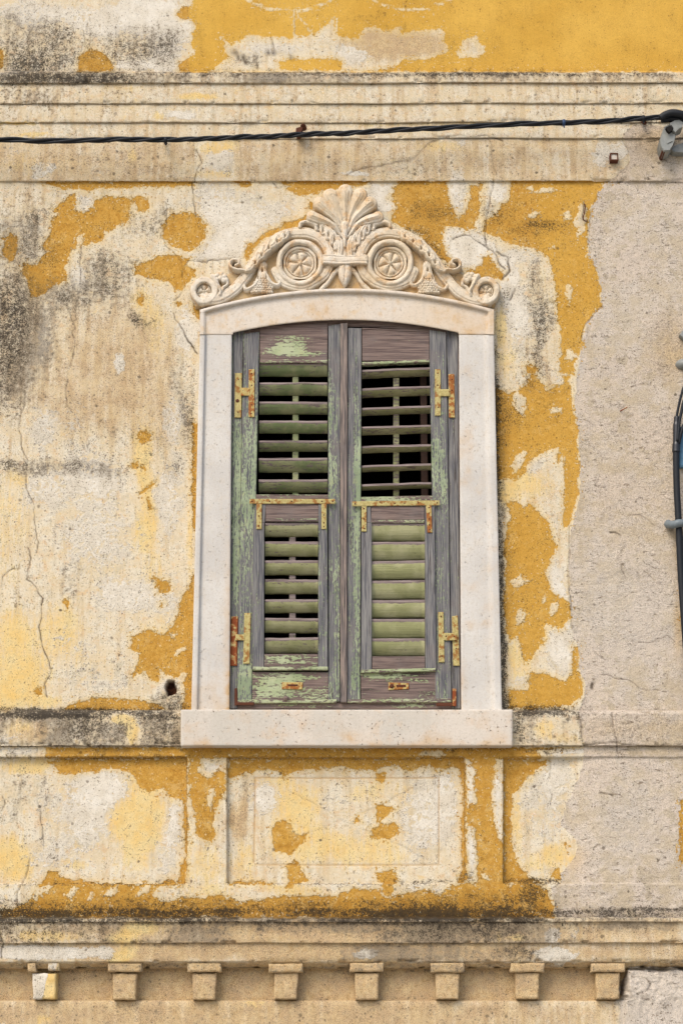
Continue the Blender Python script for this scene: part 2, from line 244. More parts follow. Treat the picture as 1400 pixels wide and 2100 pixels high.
('s',300,1850,320,24,.6),('s',900,1850,240,30,.8),('d',250,1813,140,3,.55),('d',340,1806,40,8,.35),('d',60,1813,70,3,.4),('d',880,1808,70,4,.5),('d',960,1800,24,10,.4),('d',1100,1806,60,6,.6),('d',700,1812,200,2,.3),('d',1040,1800,12,16,.3),('d',240,1553,140,3,.5),
# lower cornice
('t',700,1910,760,30,.9),('t',700,1955,760,24,.95),('g',60,1900,60,24,.5),('d',135,1908,24,20,.3),('d',205,1908,18,26,.45),('g',180,1905,100,28,.6),('y',90,1920,90,14,.7),('y',250,1925,30,14,.8),('y',290,1910,46,18,.9),('g',280,1895,50,10,.6),('d',700,1893,380,6,.35),('g',620,1905,300,22,.35),('d',900,1908,130,24,.42),('d',1010,1900,40,26,.5),('d',560,1900,60,9,.3),('d',430,1905,80,10,.25),('d',20,1895,30,9,.4),
('w',40,1952,70,14,1.),('w',130,1955,100,14,.9),('g',110,1960,50,7,.4),('y',255,1952,30,16,1.),('w',215,1952,20,14,.6),('w',750,1957,24,12,1.),('y',755,1965,26,6,.5),('d',1060,1952,50,16,.5),('g',960,1950,90,18,.4),('w',1145,1955,46,16,1.),('w',1130,1960,36,10,.6),('w',1140,1915,18,20,.8),('g',1100,1912,70,26,.7),('y',1023,1922,5,14,1.),('y',1060,1925,22,8,.8),('w',1180,1912,14,16,.5),('d',1160,1898,30,8,.4),('g',1280,1893,120,9,.5),('w',965,1885,20,5,.8),('y',970,1883,18,4,.7),('s',900,1900,400,24,.6),
('d',300,1978,120,4,.3),('d',900,1990,60,7,.25),('d',120,1990,60,5,.25),('w',160,2090,40,10,.0),('y',92,2092,18,9,.8),('g',200,2080,80,30,.3),('t',500,2080,900,60,.85),('y',520,2060,26,6,.8),('g',250,1475,26,10,-1.),('g',272,1500,16,30,-1.),('g',50,1505,50,24,-.8),('d',250,1472,24,10,-.9),('d',272,1500,16,24,-1.),('g',1110,1500,22,24,-.8),('d',1100,1500,30,20,-.6),('g',90,1922,60,12,-.7),('g',285,1915,46,16,-.7),('g',1060,1922,26,10,-.6),('d',560,1880,200,7,-.3),('w',1330,2040,70,60,.7),('t',1380,2010,40,24,.5),('s',600,2080,700,30,.5),('g',1000,2080,30,20,.3),
# cement
('t',1320,300,40,60,.5),('w',1340,450,60,60,.3),('t',1370,710,50,60,.9),('t',1320,1020,120,200,.25),('w',1290,1250,110,120,.55),('w',1270,650,60,60,.25),('g',1260,860,40,60,.25),('y',1375,740,30,40,.4),('y',1340,290,36,24,.7),('g',1330,255,50,10,.4),('g',1210,1000,30,100,.3),('w',1290,1680,70,80,.5),('g',1260,1610,60,30,.25),('s',1300,600,140,300,.35),('y',1390,1120,10,60,.5),('y',1390,1280,10,60,.8),('t',1300,1495,120,30,.5),('y',1280,1545,120,5,.3),
]
# hairline cracks: (strength, width px, points)
CR = [
(.8,1.5,(136,631),(157,671),(150,682),(156,703),(150,730),(141,760),(136,799),(137,835),(150,847)),
(.8,1.5,(52,802),(49,835),(40,865),(45,910),(55,940),(55,959),(55,1004),(70,1037),(73,1076),(79,1109),(74,1133)),
(.95,1.8,(58,1121),(63,1145),(55,1187),(73,1202),(87,1226),(85,1265),(79,1289),(88,1322),(102,1361),(106,1379),(90,1403),(97,1427)),
(.7,1.5,(39,1167),(24,1169),(9,1180),(3,1200)),
(1,2.2,(355,644),(372,670),(387,703),(403,724)),
(.8,1.6,(395,373),(397,422),(402,442)),(.7,1.5,(345,410),(340,460),(331,484),(342,508),(364,526),(375,550),(375,568)),(.8,1.8,(375,552),(390,535),(420,535),(447,532),(477,532)),(.8,1.6,(356,615),(368,606),(375,596)),
(.7,1.5,(168,505),(165,540),(167,582),(180,590)),
(.9,1.8,(400,372),(402,350),(416,334),(410,320),(402,308)),
(.75,2.0,(710,360),(740,345),(800,335),(850,325),(868,305),(880,292),(920,280),(1000,280),(1030,290)),(.5,1.5,(1005,290),(1010,330),(1018,362)),
(.9,2.0,(1010,373),(1007,394),(1002,421),(995,466),(996,505),(1018,524),(1026,542),(1034,552)),(1,2.4,(1020,518),(1041,532),(1043,555),(1031,574)),(.9,1.8,(928,492),(960,483),(981,497),(1002,513)),(1,2.6,(1044,614),(1050,600),(1057,594)),
(1,3.5,(468,110),(484,108),(500,117),(520,111),(540,113),(552,107)),(.9,2.4,(540,113),(560,108),(585,112),(612,114)),(.6,1.5,(557,72),(561,98)),(.4,1.5,(603,26),(603,70)),(.9,2.5,(480,110),(500,128),(530,134)),
(.5,2,(165,100),(178,85),(172,70),(186,40)),
(.7,1.6,(560,376),(570,384),(584,378)),
(.35,1.5,(1262,362),(1290,336),(1288,312),(1276,285),(1282,268)),(.5,1.6,(1225,395),(1212,425),(1205,470),(1205,500)),(1,2.6,(1197,416),(1195,450),(1203,453)),
(.6,1.5,(1168,1080),(1165,1150),(1168,1210),(1172,1290)),(.7,1.6,(1232,625),(1200,665),(1190,700)),
(.5,1.4,(1283,1059),(1314,1054),(1337,1076),(1354,1083)),(.9,2,(1249,1090),(1260,1092),(1272,1099)),(.5,1.4,(1281,1121),(1267,1144),(1280,1179)),(.6,1.4,(1319,1170),(1340,1190),(1357,1199)),(.6,1.4,(1309,1317),(1337,1316),(1366,1304),(1383,1316)),(.5,1.4,(1217,1339),(1240,1353)),(.7,1.6,(1237,1384),(1263,1390),(1286,1393),(1314,1413),(1360,1416)),(1,4,(1216,1402),(1213,1410)),(.5,1.4,(1200,1150),(1230,1160)),(.6,2,(1270,842),(1284,834)),(.5,2,(1356,920),(1372,905)),
(.8,1.6,(77,1645),(82,1680),(89,1710),(87,1740)),(.8,1.7,(60,1760),(52,1800),(37,1830),(36,1860)),(.9,1.7,(3,1630),(8,1645),(1,1660)),(.6,1.5,(205,1650),(215,1652),(219,1644)),
(.8,1.6,(1125,1545),(1130,1580),(1126,1596)),(.6,1.5,(1130,1650),(1132,1630),(1126,1615)),(.7,1.6,(1184,1460),(1190,1490),(1196,1530)),(.8,1.6,(1255,1462),(1258,1500),(1266,1548)),(1,3,(1230,1627),(1243,1630),(1255,1632)),(.6,1.6,(1102,1744),(1110,1750)),(.7,1.6,(1196,1530),(1250,1524),(1330,1530),(1420,1526)),
(1,2.6,(0,1915),(8,1935),(2,1965)),(1,3.4,(1283,1986),(1330,1984),(1360,1985),(1420,1986)),(1,4,(1281,1992),(1274,2015),(1271,2040)),(.6,1.6,(1320,2010),(1328,2020),(1322,2030)),(.6,1.5,(1310,2050),(1330,2052)),(.7,1.6,(1180,1850),(1184,1880)),
(.6,1.4,(367,1835),(368,1812)),(.5,1.4,(435,1650),(436,1700)),
(.3,1.6,(590,1620),(650,1650),(720,1690),(800,1720),(885,1765)),(.3,1.6,(730,1670),(780,1650),(850,1614)),(.22,1.6,(520,1766),(640,1705),(720,1672)),
]
INC = [(1.5,(523,1594),(520,1768)),(1.1,(523,1594),(895,1594)),(1.0,(900,1594),(900,1772)),(1.1,(523,1773),(900,1773))]
def arc(cx, cy, r, a0, a1, n=24):
    return [(cx+r*math.cos(math.radians(a0+(a1-a0)*i/n)), cy+r*math.sin(math.radians(a0+(a1-a0)*i/n))) for i in range(n+1)]
SG = [(3.4, arc(593,-140,163,20,160)), (2.6, arc(845,-136,156,20,160)), (1.6,[(608,26),(644,74)]), (1.4,[(603,26),(603,72)]), (1.6,[(688,34),(660,68)]), (1.6,[(690,34),(690,80)])]

# horizontal courses: soft horizontal tone boxes (field, x0,x1,y0,y1,soft,amount)
BOX = [('t',-200,1700,166,286,2,.3),('t',-200,400,286,371,2,.6),('t',480,715,286,371,2,.55),('t',1000,1290,286,371,2,.55),('t',715,1000,286,371,3,.5),('t',-200,1700,145,168,2,.4),
('d',-200,382,1811,1815,1.2,.42),('d',466,953,1811,1815,1.2,.5),('d',1032,1150,1811,1815,1.2,.5),('d',951,954.5,1570,1812,.8,.34),('d',381.5,385,1555,1812,.8,.3),('d',-200,383,1551,1555,1,.34),('d',466,952,1551.5,1555,1,.3),('d',-200,372,1528,1532,1.2,.4),('g',-200,372,1458,1531,4,1.05),('d',120,372,1478,1531,8,.42),('d',-200,372,1454,1478,5,.85),('g',1050,1195,1456,1531,5,.7),('d',-200,1140,1862,1893,8,.92),('d',-200,1140,1844,1870,12,.45),('d',1120,1700,1864,1886,5,.5),('g',-200,1200,1884,1905,5,.75),('g',-200,480,1895,1937,8,.95),('d',-200,240,1888,1936,10,.36),('g',780,1190,1890,1937,10,1.15),('d',760,1100,1890,1930,12,.45),('g',480,800,1888,1915,10,.9),('g',700,1110,1938,1974,6,.8),('g',1190,1700,1884,1910,8,.8),('g',-200,1280,1976,1996,6,.5),('d',-200,260,146,169,3,.8),('g',240,760,147,169,3,.9),('d',260,500,146,156,3,.4),('g',900,1700,147,162,4,.6),('g',-200,1050,1532,1552,2,.35),('b',388,1700,-300,149,2,1.),('b',1100,1240,365,800,20,.45),('b',1040,1200,800,1460,20,.35),('t',-200,1700,1975,2054,3,1.),('b',-200,1280,1979,2052,4,.5),('t',1196,1700,1884,1984,4,.6)]

def fields(px, py):
    """all surface fields at photo positions (flat arrays)"""
    shp = px.shape; x = px.ravel().astype(float); y = py.ravel().astype(float)
    wx = x + 12*fbm(x, y, 34, 4, 11) + 11*fbm(x, y, 11, 3, 5); wy = y + 12*fbm(x, y, 34, 4, 23) + 11*fbm(x, y, 11, 3, 6)
    sx = x + 9*fbm(x, y, 11, 4, 3); sy = y + 9*fbm(x, y, 11, 4, 4)
    bx = x + 42*fbm(x, y, 60, 5, 31); by = y + 42*fbm(x, y, 60, 5, 47)
    och = np.full(x.shape, -30.)
    for e in OCH:
        pts = np.array(e[1:], float); big = min(np.ptp(pts[:, 0]), np.ptp(pts[:, 1])) > 30
        lo = pts.min(0)-32; hi = pts.max(0)+32
        m = (x > lo[0]) & (x < hi[0]) & (y > lo[1]) & (y < hi[1])
        if not m.any(): continue
        s = poly_sdf((wx if big else sx)[m], (wy if big else sy)[m], pts)
        och[m] = np.maximum(och[m], s) if e[0] == '+' else np.minimum(och[m], -s)
    for w, pts in SG:
        m = (y < 85) & (x > 480) & (x < 960)
        if m.any(): och[m] = np.minimum(och[m], (line_d(x[m], y[m], pts)-w)*1.2)
    # the great courses were never ochre
    nb = ((y > 149) & (y < 371)) | ((y > 1457) & (y < 1532)) | (y > 1884)
    och[nb] = -30
    cem = np.full(x.shape, -30.)
    for pts in CEM:
        cem = np.maximum(cem, np.clip(poly_sdf(sx, sy, pts), -30, 30))
    F = {k: np.zeros(x.shape) for k in 'wytdsgb'}; SUB = []
    for k, cx, cy, rx, ry, a in BL:
        thin = min(rx, ry) < 16
        X, Y = (sx, sy) if thin else (bx, by)
        m = (np.abs(X-cx) < rx*1.8) & (np.abs(Y-cy) < ry*1.8)
        if not m.any(): continue
        q = ((X[m]-cx)/rx)**2+((Y[m]-cy)/ry)**2
        v = a*np.exp(-(q**1.5)*.8)
        if a < 0: SUB.append((k, m, v)); continue
        F[k][m] = 1-(1-F[k][m])*(1-v)
    for k, x0, x1, y0, y1, so, a in BOX:
        Yb = sy if so > 3 else y
        if k in 'dg' and so > 3: Yb = sy+11*fbm(x, y, 70, 3, 411)
        hx = 70 if (k in 'dg' and x1-x0 > 150) else so
        hl, hr = (so if x0 < -100 or x0 in (1032, 466) else hx), (so if x1 in (372, 383, 953, 952, 1700) else hx)
        v = a*sstep(x0-hl, x0+hl, bx if hl > 20 else x)*(1-sstep(x1-hr, x1+hr, bx if hr > 20 else x))*sstep(y0-so, y0+so, Yb)*(1-sstep(y1-so, y1+so, Yb))
        if k in 'dg': v = v*np.clip(.45+1.5*(fbm(x, y, 90, 4, 201)+.35), .25, 1.25)
        F[k] = np.maximum(F[k], v)
    for k, m, v in SUB: F[k][m] = F[k][m]*(1+v)
    mw = (y > 372) & (y < 1455)
    F['t'] = np.where(mw, F['t']*.72, F['t'])
    c2 = sstep(-2, 2, poly_sdf(sx, sy, CEM[1])) if (y > 1900).any() else 0
    F['t'] = F['t']*(1-c2); F['w'] = np.maximum(F['w'], .75*c2)
    cr = np.zeros(x.shape)
    jx = x + 9*fbm(x, y, 16, 4, 77); jy = y + 9*fbm(x, y, 16, 4, 78)
    for e in CR:
        st, w = e[0], e[1]; pts = np.array(e[2:], float); lo = pts.min(0)-8; hi = pts.max(0)+8
        m = (x > lo[0]) & (x < hi[0]) & (y > lo[1]) & (y < hi[1])
        if not m.any(): continue
        d = line_d(jx[m], jy[m], pts)
        var = .5+.8*vn(x[m]/13, y[m]/13, 5); wv = w*(.45+.55*vn(x[m]/17, y[m]/17, 6))
        cr[m] = np.maximum(cr[m], st*np.clip(var, 0, 1)*np.exp(-(d/wv)**2))
    # jagged edge where the cement repair meets the old coat
    F['cr'] = cr
    hole = np.exp(-((((x-350)/11)**2+((y-1412)/15)**2)**2)) * (1 if True else 0)
    h2 = poly_sdf(sx, sy, [(343,1398),(356,1396),(358,1408),(362,1414),(358,1424),(342,1428),(339,1415)])
    F['hole'] = sstep(-2, 2, h2)
    F['och'] = np.clip(och/10., -3, 3); F['cem'] = np.clip(cem/10., -3, 3)
    inc = np.zeros(x.shape)
    for e in INC:
        inc = np.maximum(inc, np.exp(-(line_d(x, y, e[1:])/(e[0]*1.2))**2))
    F['inc'] = inc
    return {k: v.reshape(shp) for k, v in F.items()}

def plaster_relief(px, py, F, amp=1.0):
    """thickness of coats, lumps, cracks (metres towards the viewer)"""
    r = .0035*fbm(px, py, 130, 3, 91) + .0012*fbm(px, py, 22, 3, 92)
    r = r - .0013*sstep(-.06, .06, F['och'])*sstep(371, 375, py)
    cm = sstep(-.08, .08, F['cem'])
    lump = .0085*fbm(px, py, 60, 4, 95) + .0022*np.abs(fbm(px, py*1.6, 15, 3, 96))*2 + .0012*fbm(px, py*1.3, 6, 2, 97)
    lump = lump*(1+2.2*sstep(1984, 1992, py)*sstep(1270, 1285, px))
    r = r*(1-cm) + cm*(lump-.001) - .004*F['cr'] - .045*F['hole'] - .0026*F['inc']
    r = r - .0018*sstep(.35, .9, F['d'])*(vn(px/3, py/3, 8))
    return r*amp

# ------------------------------------------------------------------ objects
COL = scene.collection
def setp(o, label=None, cat=None, group=None, kind=None):
    if label: o['label'] = label
    if cat: o['category'] = cat
    if group: o['group'] = group
    if kind: o['kind'] = kind
    return o
def mesh_np(name, verts, faces, mat, parent=None, attrs=None, smooth=True, slots=None, mi=None):
    me = bpy.data.meshes.new(name)
    verts = np.ascontiguousarray(verts, dtype=np.float32)
    faces = np.ascontiguousarray(faces, dtype=np.int32)
    me.vertices.add(len(verts)); me.vertices.foreach_set('co', verts.ravel())
    nf, k = faces.shape
    me.loops.add(nf*k); me.loops.foreach_set('vertex_index', faces.ravel())
    me.polygons.add(nf)
    me.polygons.foreach_set('loop_start', np.arange(0, nf*k, k, dtype=np.int32))
    me.polygons.foreach_set('loop_total', np.full(nf, k, dtype=np.int32))
    me.polygons.foreach_set('use_smooth', np.full(nf, smooth))
    if attrs:
        for a, v in attrs.items():
            at = me.attributes.new(a, 'FLOAT', 'POINT'); at.data.foreach_set('value', np.ascontiguousarray(v, dtype=np.float32).ravel())
    for m_ in (slots or [mat]): me.materials.append(m_)
    if mi is not None: me.polygons.foreach_set('material_index', np.ascontiguousarray(mi, dtype=np.int32))
    me.update(calc_edges=True)
    o = bpy.data.objects.new(name, me); COL.objects.link(o)
    if parent: o.parent = parent
    return o
def grid_faces(ny, nx, keep=None):
    i = np.arange(ny*nx).reshape(ny, nx)
    f = np.stack([i[:-1, :-1], i[1:, :-1], i[1:, 1:], i[:-1, 1:]], -1)
    if keep is not None: return f[keep]
    return f.reshape(-1, 4)
def pymesh(name, verts, faces, mat, parent=None, smooth=False, attrs=None):
    me = bpy.data.meshes.new(name); me.from_pydata([tuple(map(float, v)) for v in verts], [], [tuple(int(i) for i in f) for f in faces])
    me.materials.append(mat)
    if smooth: me.polygons.foreach_set('use_smooth', [True]*len(me.polygons))
    if attrs:
        for a, v in attrs.items():
            at = me.attributes.new(a, 'FLOAT', 'POINT'); at.data.foreach_set('value', [float(q) for q in v])
    me.update()
    o = bpy.data.objects.new(name, me); COL.objects.link(o)
    if parent: o.parent = parent
    return o

# ------------------------------------------------------------------ node helpers
class NT:
    def __init__(s, name):
        s.m = bpy.data.materials.new(name); s.m.use_nodes = True
        s.n = s.m.node_tree.nodes; s.l = s.m.node_tree.links
        s.b = s.n['Principled BSDF']
        tc = s.n.new('ShaderNodeTexCoord'); s.obj = tc.outputs['Object']
    def map(s, sc):
        m = s.n.new('ShaderNodeMapping'); m.inputs['Scale'].default_value = sc; s.l.new(s.obj, m.inputs[0]); return m.outputs[0]
    def noise(s, scale, det=4, rough=.55, vec=None, dist=0):
        n = s.n.new('ShaderNodeTexNoise'); n.inputs['Scale'].default_value = scale; n.inputs['Detail'].default_value = det
        n.inputs['Roughness'].default_value = rough; n.inputs['Distortion'].default_value = dist
        s.l.new(vec or s.obj, n.inputs['Vector']); return n.outputs['Fac']
    def attr(s, name):
        a = s.n.new('ShaderNodeAttribute'); a.attribute_name = name; return a.outputs['Fac']
    def _in(s, sock, v):
        if isinstance(v, (int, float)): sock.default_value = v
        elif isinstance(v, tuple): sock.default_value = v
        else: s.l.new(v, sock)
    def math(s, op, a, b=0.0, c=None, clamp=False):
        m = s.n.new('ShaderNodeMath'); m.operation = op; m.use_clamp = clamp
        s._in(m.inputs[0], a); s._in(m.inputs[1], b)
        if c is not None: s._in(m.inputs[2], c)
        return m.outputs[0]
    def ramp(s, v, a, b, lo=0.0, hi=1.0):
        m = s.n.new('ShaderNodeMapRange'); m.interpolation_type = 'SMOOTHSTEP'
        s._in(m.inputs[0], v); m.inputs[1].default_value = a; m.inputs[2].default_value = b
        m.inputs[3].default_value = lo; m.inputs[4].default_value = hi; return m.outputs[0]
    def mix(s, f, a, b, mode='MIX'):
        m = s.n.new('ShaderNodeMix'); m.data_type = 'RGBA'; m.blend_type = mode
        s._in(m.inputs[0], f); s._in(m.inputs[6], a); s._in(m.inputs[7], b); return m.outputs[2]
    def bump(s, h, dist=.002, st=1.0, nrm=None):
        b = s.n.new('ShaderNodeBump'); b.inputs['Distance'].default_value = dist; b.inputs['Strength'].default_value = st
        s.l.new(h, b.inputs['Height'])
        if nrm: s.l.new(nrm, b.inputs['Normal'])
        return b.outputs[0]
    def out(s, col, rough=.9, nrm=None, spec=.25, metal=0.0):
        s._in(s.b.inputs['Base Color'], col); s._in(s.b.inputs['Roughness'], rough)
        s.b.inputs['Specular IOR Level'].default_value = spec; s._in(s.b.inputs['Metallic'], metal)
        if nrm: s.l.new(nrm, s.b.inputs['Normal'])
        return s.m

def plaster_mat():
    s = NT('weathered_plaster')
    n3 = s.noise(2.6, 6, .6); n12 = s.noise(14, 5, .62); n50 = s.noise(55, 5, .62); n160 = s.noise(165, 3, .65); n300 = s.noise(330, 2, .6); n70 = s.noise(76, 4, .6); n85 = s.noise(90, 4, .6)
    streak = s.noise(1, 5, .62, s.map((34, 34, 4.0))); st2 = s.noise(1, 4, .6, s.map((90, 60, 9)))
    def cen(n, k): return s.math('MULTIPLY', s.math('SUBTRACT', n, .5), k)
    def add(*v):
        r = v[0]
        for q in v[1:]: r = s.math('ADD', r, q)
        return r
    col = s.mix(s.ramp(n12, .38, .62), C(230,212,178), C(242,231,207))
    col = s.mix(s.ramp(streak, .50, .64, 0, .5), col, C(216,190,148))
    col = s.mix(s.ramp(n50, .54, .68, 0, .4), col, C(208,182,142))
    col = s.mix(s.ramp(n70, .54, .70, 0, .4), col, C(246,236,214))
    na = s.noise(31, 5, .65, None, .4); nb_ = s.noise(23, 5, .66, s.map((1, 1, .55)), .6); nc_ = s.noise(41, 4, .62)
    col = s.mix(s.ramp(na, .53, .66, 0, .55), col, C(226,188,142))
    col = s.mix(s.ramp(nb_, .54, .68, 0, .6), col, C(204,192,166))
    col = s.mix(s.ramp(nc_, .57, .70, 0, .5), col, C(236,204,140))
    def fld(name, nz, amt=.55, a=.2, b=.75):
        return s.ramp(add(s.attr(name), cen(nz, amt)), a, b)
    tan = s.mix(s.ramp(n50, .32, .68), C(206,174,126), C(224,198,154))
    tan = s.mix(s.ramp(n12, .4, .6, 0, .5), tan, C(214,184,146))
    tf = s.ramp(add(s.attr('t'), cen(n12, 1.0), cen(streak, 1.2), cen(n50, .7)), .2, .85)
    col = s.mix(tf, col, tan)
    yf = s.ramp(add(s.attr('y'), cen(n12, 1.0), cen(st2, .9), cen(n50, .7)), .22, .85)
    col = s.mix(yf, col, s.mix(s.ramp(n12, .32, .68), C(238,200,124), C(244,220,162)))
    wf = s.ramp(add(s.attr('w'), cen(n12, 1.2), cen(n50, 1.4), cen(n160, .6)), .36, .62)
    col = s.mix(wf, col, s.mix(s.ramp(n12, .34, .66), C(240,232,216), C(230,218,196)))
    # cement
    cemf = s.ramp(add(s.attr('cem'), cen(n160, .5), cen(n50, .5)), -.05, .05)
    cemc = s.mix(s.ramp(n12, .38, .62), C(208,191,164), C(228,214,196))
    cemc = s.mix(s.ramp(s.noise(4.5, 5, .65), .48, .56, 0, .7), cemc, C(226,210,192))
    cemc = s.mix(s.ramp(s.noise(9, 5, .65), .56, .62, 0, .55), cemc, C(194,178,146))
    cemc = s.mix(s.math('MULTIPLY', s.attr('t'), .6), cemc, C(204,176,134))
    cemc = s.mix(s.math('MULTIPLY', s.attr('w'), .75), cemc, C(230,219,204))
    cemc = s.mix(s.math('MULTIPLY', s.attr('y'), .6), cemc, C(220,186,130))
    vor = s.n.new('ShaderNodeTexVoronoi'); vor.feature = 'F1'; vor.inputs['Scale'].default_value = 26; s.l.new(s.obj, vor.inputs['Vector'])
    flat = s.noise(1, 5, .68, s.map((32, 32, 86)), .6)
    scr = s.math('MULTIPLY', s.ramp(flat, .58, .66), s.ramp(n12, .43, .55))
    cemc = s.mix(s.math('MULTIPLY', scr, .7), cemc, C(140,122,98))
    col = s.mix(cemf, col, cemc)
    # ochre coat: broken edge with islands outside and holes inside
    of = add(s.attr('och'), cen(n160, 1.1), cen(n50, 1.5), s.ramp(n70, .575, .66, 0, 1.5), s.ramp(n85, .59, .66, 0, -2.0))
    ochf = s.ramp(of, -.04, .10)
    inv = s.math('SUBTRACT', 1.0, cemf)
    halo = s.math('MULTIPLY', s.ramp(add(s.attr('och'), cen(n12, 2.2), cen(n50, 1.2)), -1.3, .3), inv)
    col = s.mix(s.math('MULTIPLY', halo, .55), col, C(242,212,146))
    oc = s.mix(s.ramp(n12, .38, .62), C(196,144,60), C(211,161,74))
    oc = s.mix(s.ramp(n50, .40, .60, 0, .55), oc, C(222,176,88))
    oc = s.mix(s.math('MULTIPLY', s.ramp(add(s.noise(19, 5, .65), cen(n160, .3)), .54, .66), .6), oc, C(230,192,120))
    oc = s.mix(s.math('MULTIPLY', s.ramp(s.noise(27, 5, .65), .54, .66), .5), oc, C(180,132,54))
    oc = s.mix(s.math('MULTIPLY', s.ramp(s.noise(120, 4, .7), .56, .64), s.ramp(n12, .4, .6, .25, .8)), oc, C(172,122,44))
    oc = s.mix(s.attr('b'), oc, s.mix(s.ramp(n3, .35, .65), C(216,168,72), C(228,182,86)))
    flk = s.math('MULTIPLY', s.ramp(n70, .63, .66), s.ramp(n12, .47, .56))
    oc = s.mix(s.math('MULTIPLY', flk, s.math('SUBTRACT', 1.0, s.math('MULTIPLY', s.attr('b'), .95), None, True)), oc, C(240,216,164))
    col = s.mix(ochf, col, oc)
    # sand grit
    n6 = s.noise(7, 4, .6)
    rgh = s.math('ADD', s.ramp(n6, .4, .6, .12, .42), add(s.math('MULTIPLY', s.attr('t'), .6), s.math('MULTIPLY', cemf, .3), s.math('MULTIPLY', ochf, .1)), None, True)
    def gr(n, lo, hi):
        v = s.ramp(n, .34, .66, lo, hi); c_ = s.n.new('ShaderNodeCombineColor')
        for i in range(3): s.l.new(v, c_.inputs[i])
        return c_.outputs[0]
    col = s.mix(rgh, col, gr(n160, .71, 1.25), 'MULTIPLY')
    col = s.mix(rgh, col, gr(n300, .72, 1.26), 'MULTIPLY')
    col = s.mix(.7, col, gr(n50, .90, 1.10), 'MULTIPLY')
    # grey film
    gf = s.math('MULTIPLY', s.ramp(add(s.attr('g'), cen(n50, 2.0), cen(n12, .9), cen(n160, 1.0), cen(streak, .8)), .3, 1.05), .72)
    col = s.mix(gf, col, s.mix(ochf, C(142,130,112), C(150,116,60)))
    # lichen dots of many sizes
    wv = s.n.new('ShaderNodeVectorMath'); wv.operation = 'MULTIPLY_ADD'
    nz = s.n.new('ShaderNodeTexNoise'); nz.inputs['Scale'].default_value = 120; s.l.new(s.obj, nz.inputs['Vector'])
    s.l.new(nz.outputs['Color'], wv.inputs[0]); wv.inputs[1].default_value = (.009, .009, .009); s.l.new(s.obj, wv.inputs[2])
    def dots(scale, frac, rmin, rmax, fld_):
        v = s.n.new('ShaderNodeTexVoronoi'); v.inputs['Scale'].default_value = scale; s.l.new(wv.outputs[0], v.inputs['Vector'])
        sp = s.n.new('ShaderNodeSeparateColor'); s.l.new(v.outputs['Color'], sp.inputs[0])
        on = s.math('LESS_THAN', sp.outputs[0], s.math('MULTIPLY', fld_, frac))
        rad = add(rmin, s.math('MULTIPLY', sp.outputs[1], rmax-rmin))
        q = s.math('DIVIDE', v.outputs['Distance'], rad)
        return s.math('MULTIPLY', s.math('MULTIPLY', s.ramp(q, .55, 1.0, 1, 0), on), s.math('ADD', .45, s.math('MULTIPLY', sp.outputs[2], .55)))
    sf = s.math('ADD', .08, s.math('MAXIMUM', s.attr('s'), s.math('MULTIPLY', s.attr('g'), .6)))
    sfl = s.math('MULTIPLY', sf, s.ramp(n12, .38, .6, .3, 1.4))
    dd = s.math('MAXIMUM', s.math('MAXIMUM', dots(38, .5, .14, .40, sfl), dots(85, .6, .18, .46, sfl)), dots(160, .55, .2, .48, sfl))
    sp1 = s.math('MULTIPLY', s.ramp(s.noise(72, 5, .7), .60, .68), s.ramp(s.math('ADD', s.attr('s'), cen(n12, 1.2)), .2, .9))
    dd = s.math('MAXIMUM', dd, s.math('MULTIPLY', sp1, .85))
    col = s.mix(s.math('MULTIPLY', dd, s.ramp(s.attr('b'), .5, 1.0, .85, .12)), col, s.mix(ochf, C(104,92,76), C(120,88,40)))
    # black crust
    df = s.ramp(add(s.attr('d'), cen(n50, 1.6), cen(n160, 2.4), cen(n300, 1.6), cen(streak, .5), cen(n12, .9)), .22, .72)
    df2 = s.ramp(add(s.attr('d'), cen(n50, 1.4), cen(n160, 1.8)), .42, .9)
    col = s.mix(s.math('MULTIPLY', df, .9), col, s.mix(df2, s.mix(ochf, C(100,88,72), C(112,82,42)), C(50,44,38)))
    col = s.mix(s.math('MULTIPLY', s.attr('inc'), .6), col, C(186,140,74))
    col = s.mix(s.math('MULTIPLY', s.attr('cr'), .95), col, C(76,62,48))
    col = s.mix(s.attr('hole'), col, s.mix(s.ramp(n50, .4, .6), C(60,36,26), C(104,66,46)))
    h = add(s.math('MULTIPLY', n160, .8), s.math('MULTIPLY', n300, .5))
    h2 = s.math('MULTIPLY', h, s.math('ADD', .5, s.math('ADD', s.math('MULTIPLY', s.attr('t'), .8), s.math('MULTIPLY', cemf, .8))))
    h3 = add(h2, s.math('MULTIPLY', n50, .6), s.math('MULTIPLY', s.math('MULTIPLY', ochf, s.math('SUBTRACT', 1.0, s.math('MULTIPLY', s.attr('b'), .6))), -1.1), s.math('MULTIPLY', wf, .35), s.math('MULTIPLY', scr, s.math('MULTIPLY', cemf, -.6)))
    return s.out(col, .93, s.bump(h3, .0032, .8), .12)
PLASTER = plaster_mat()

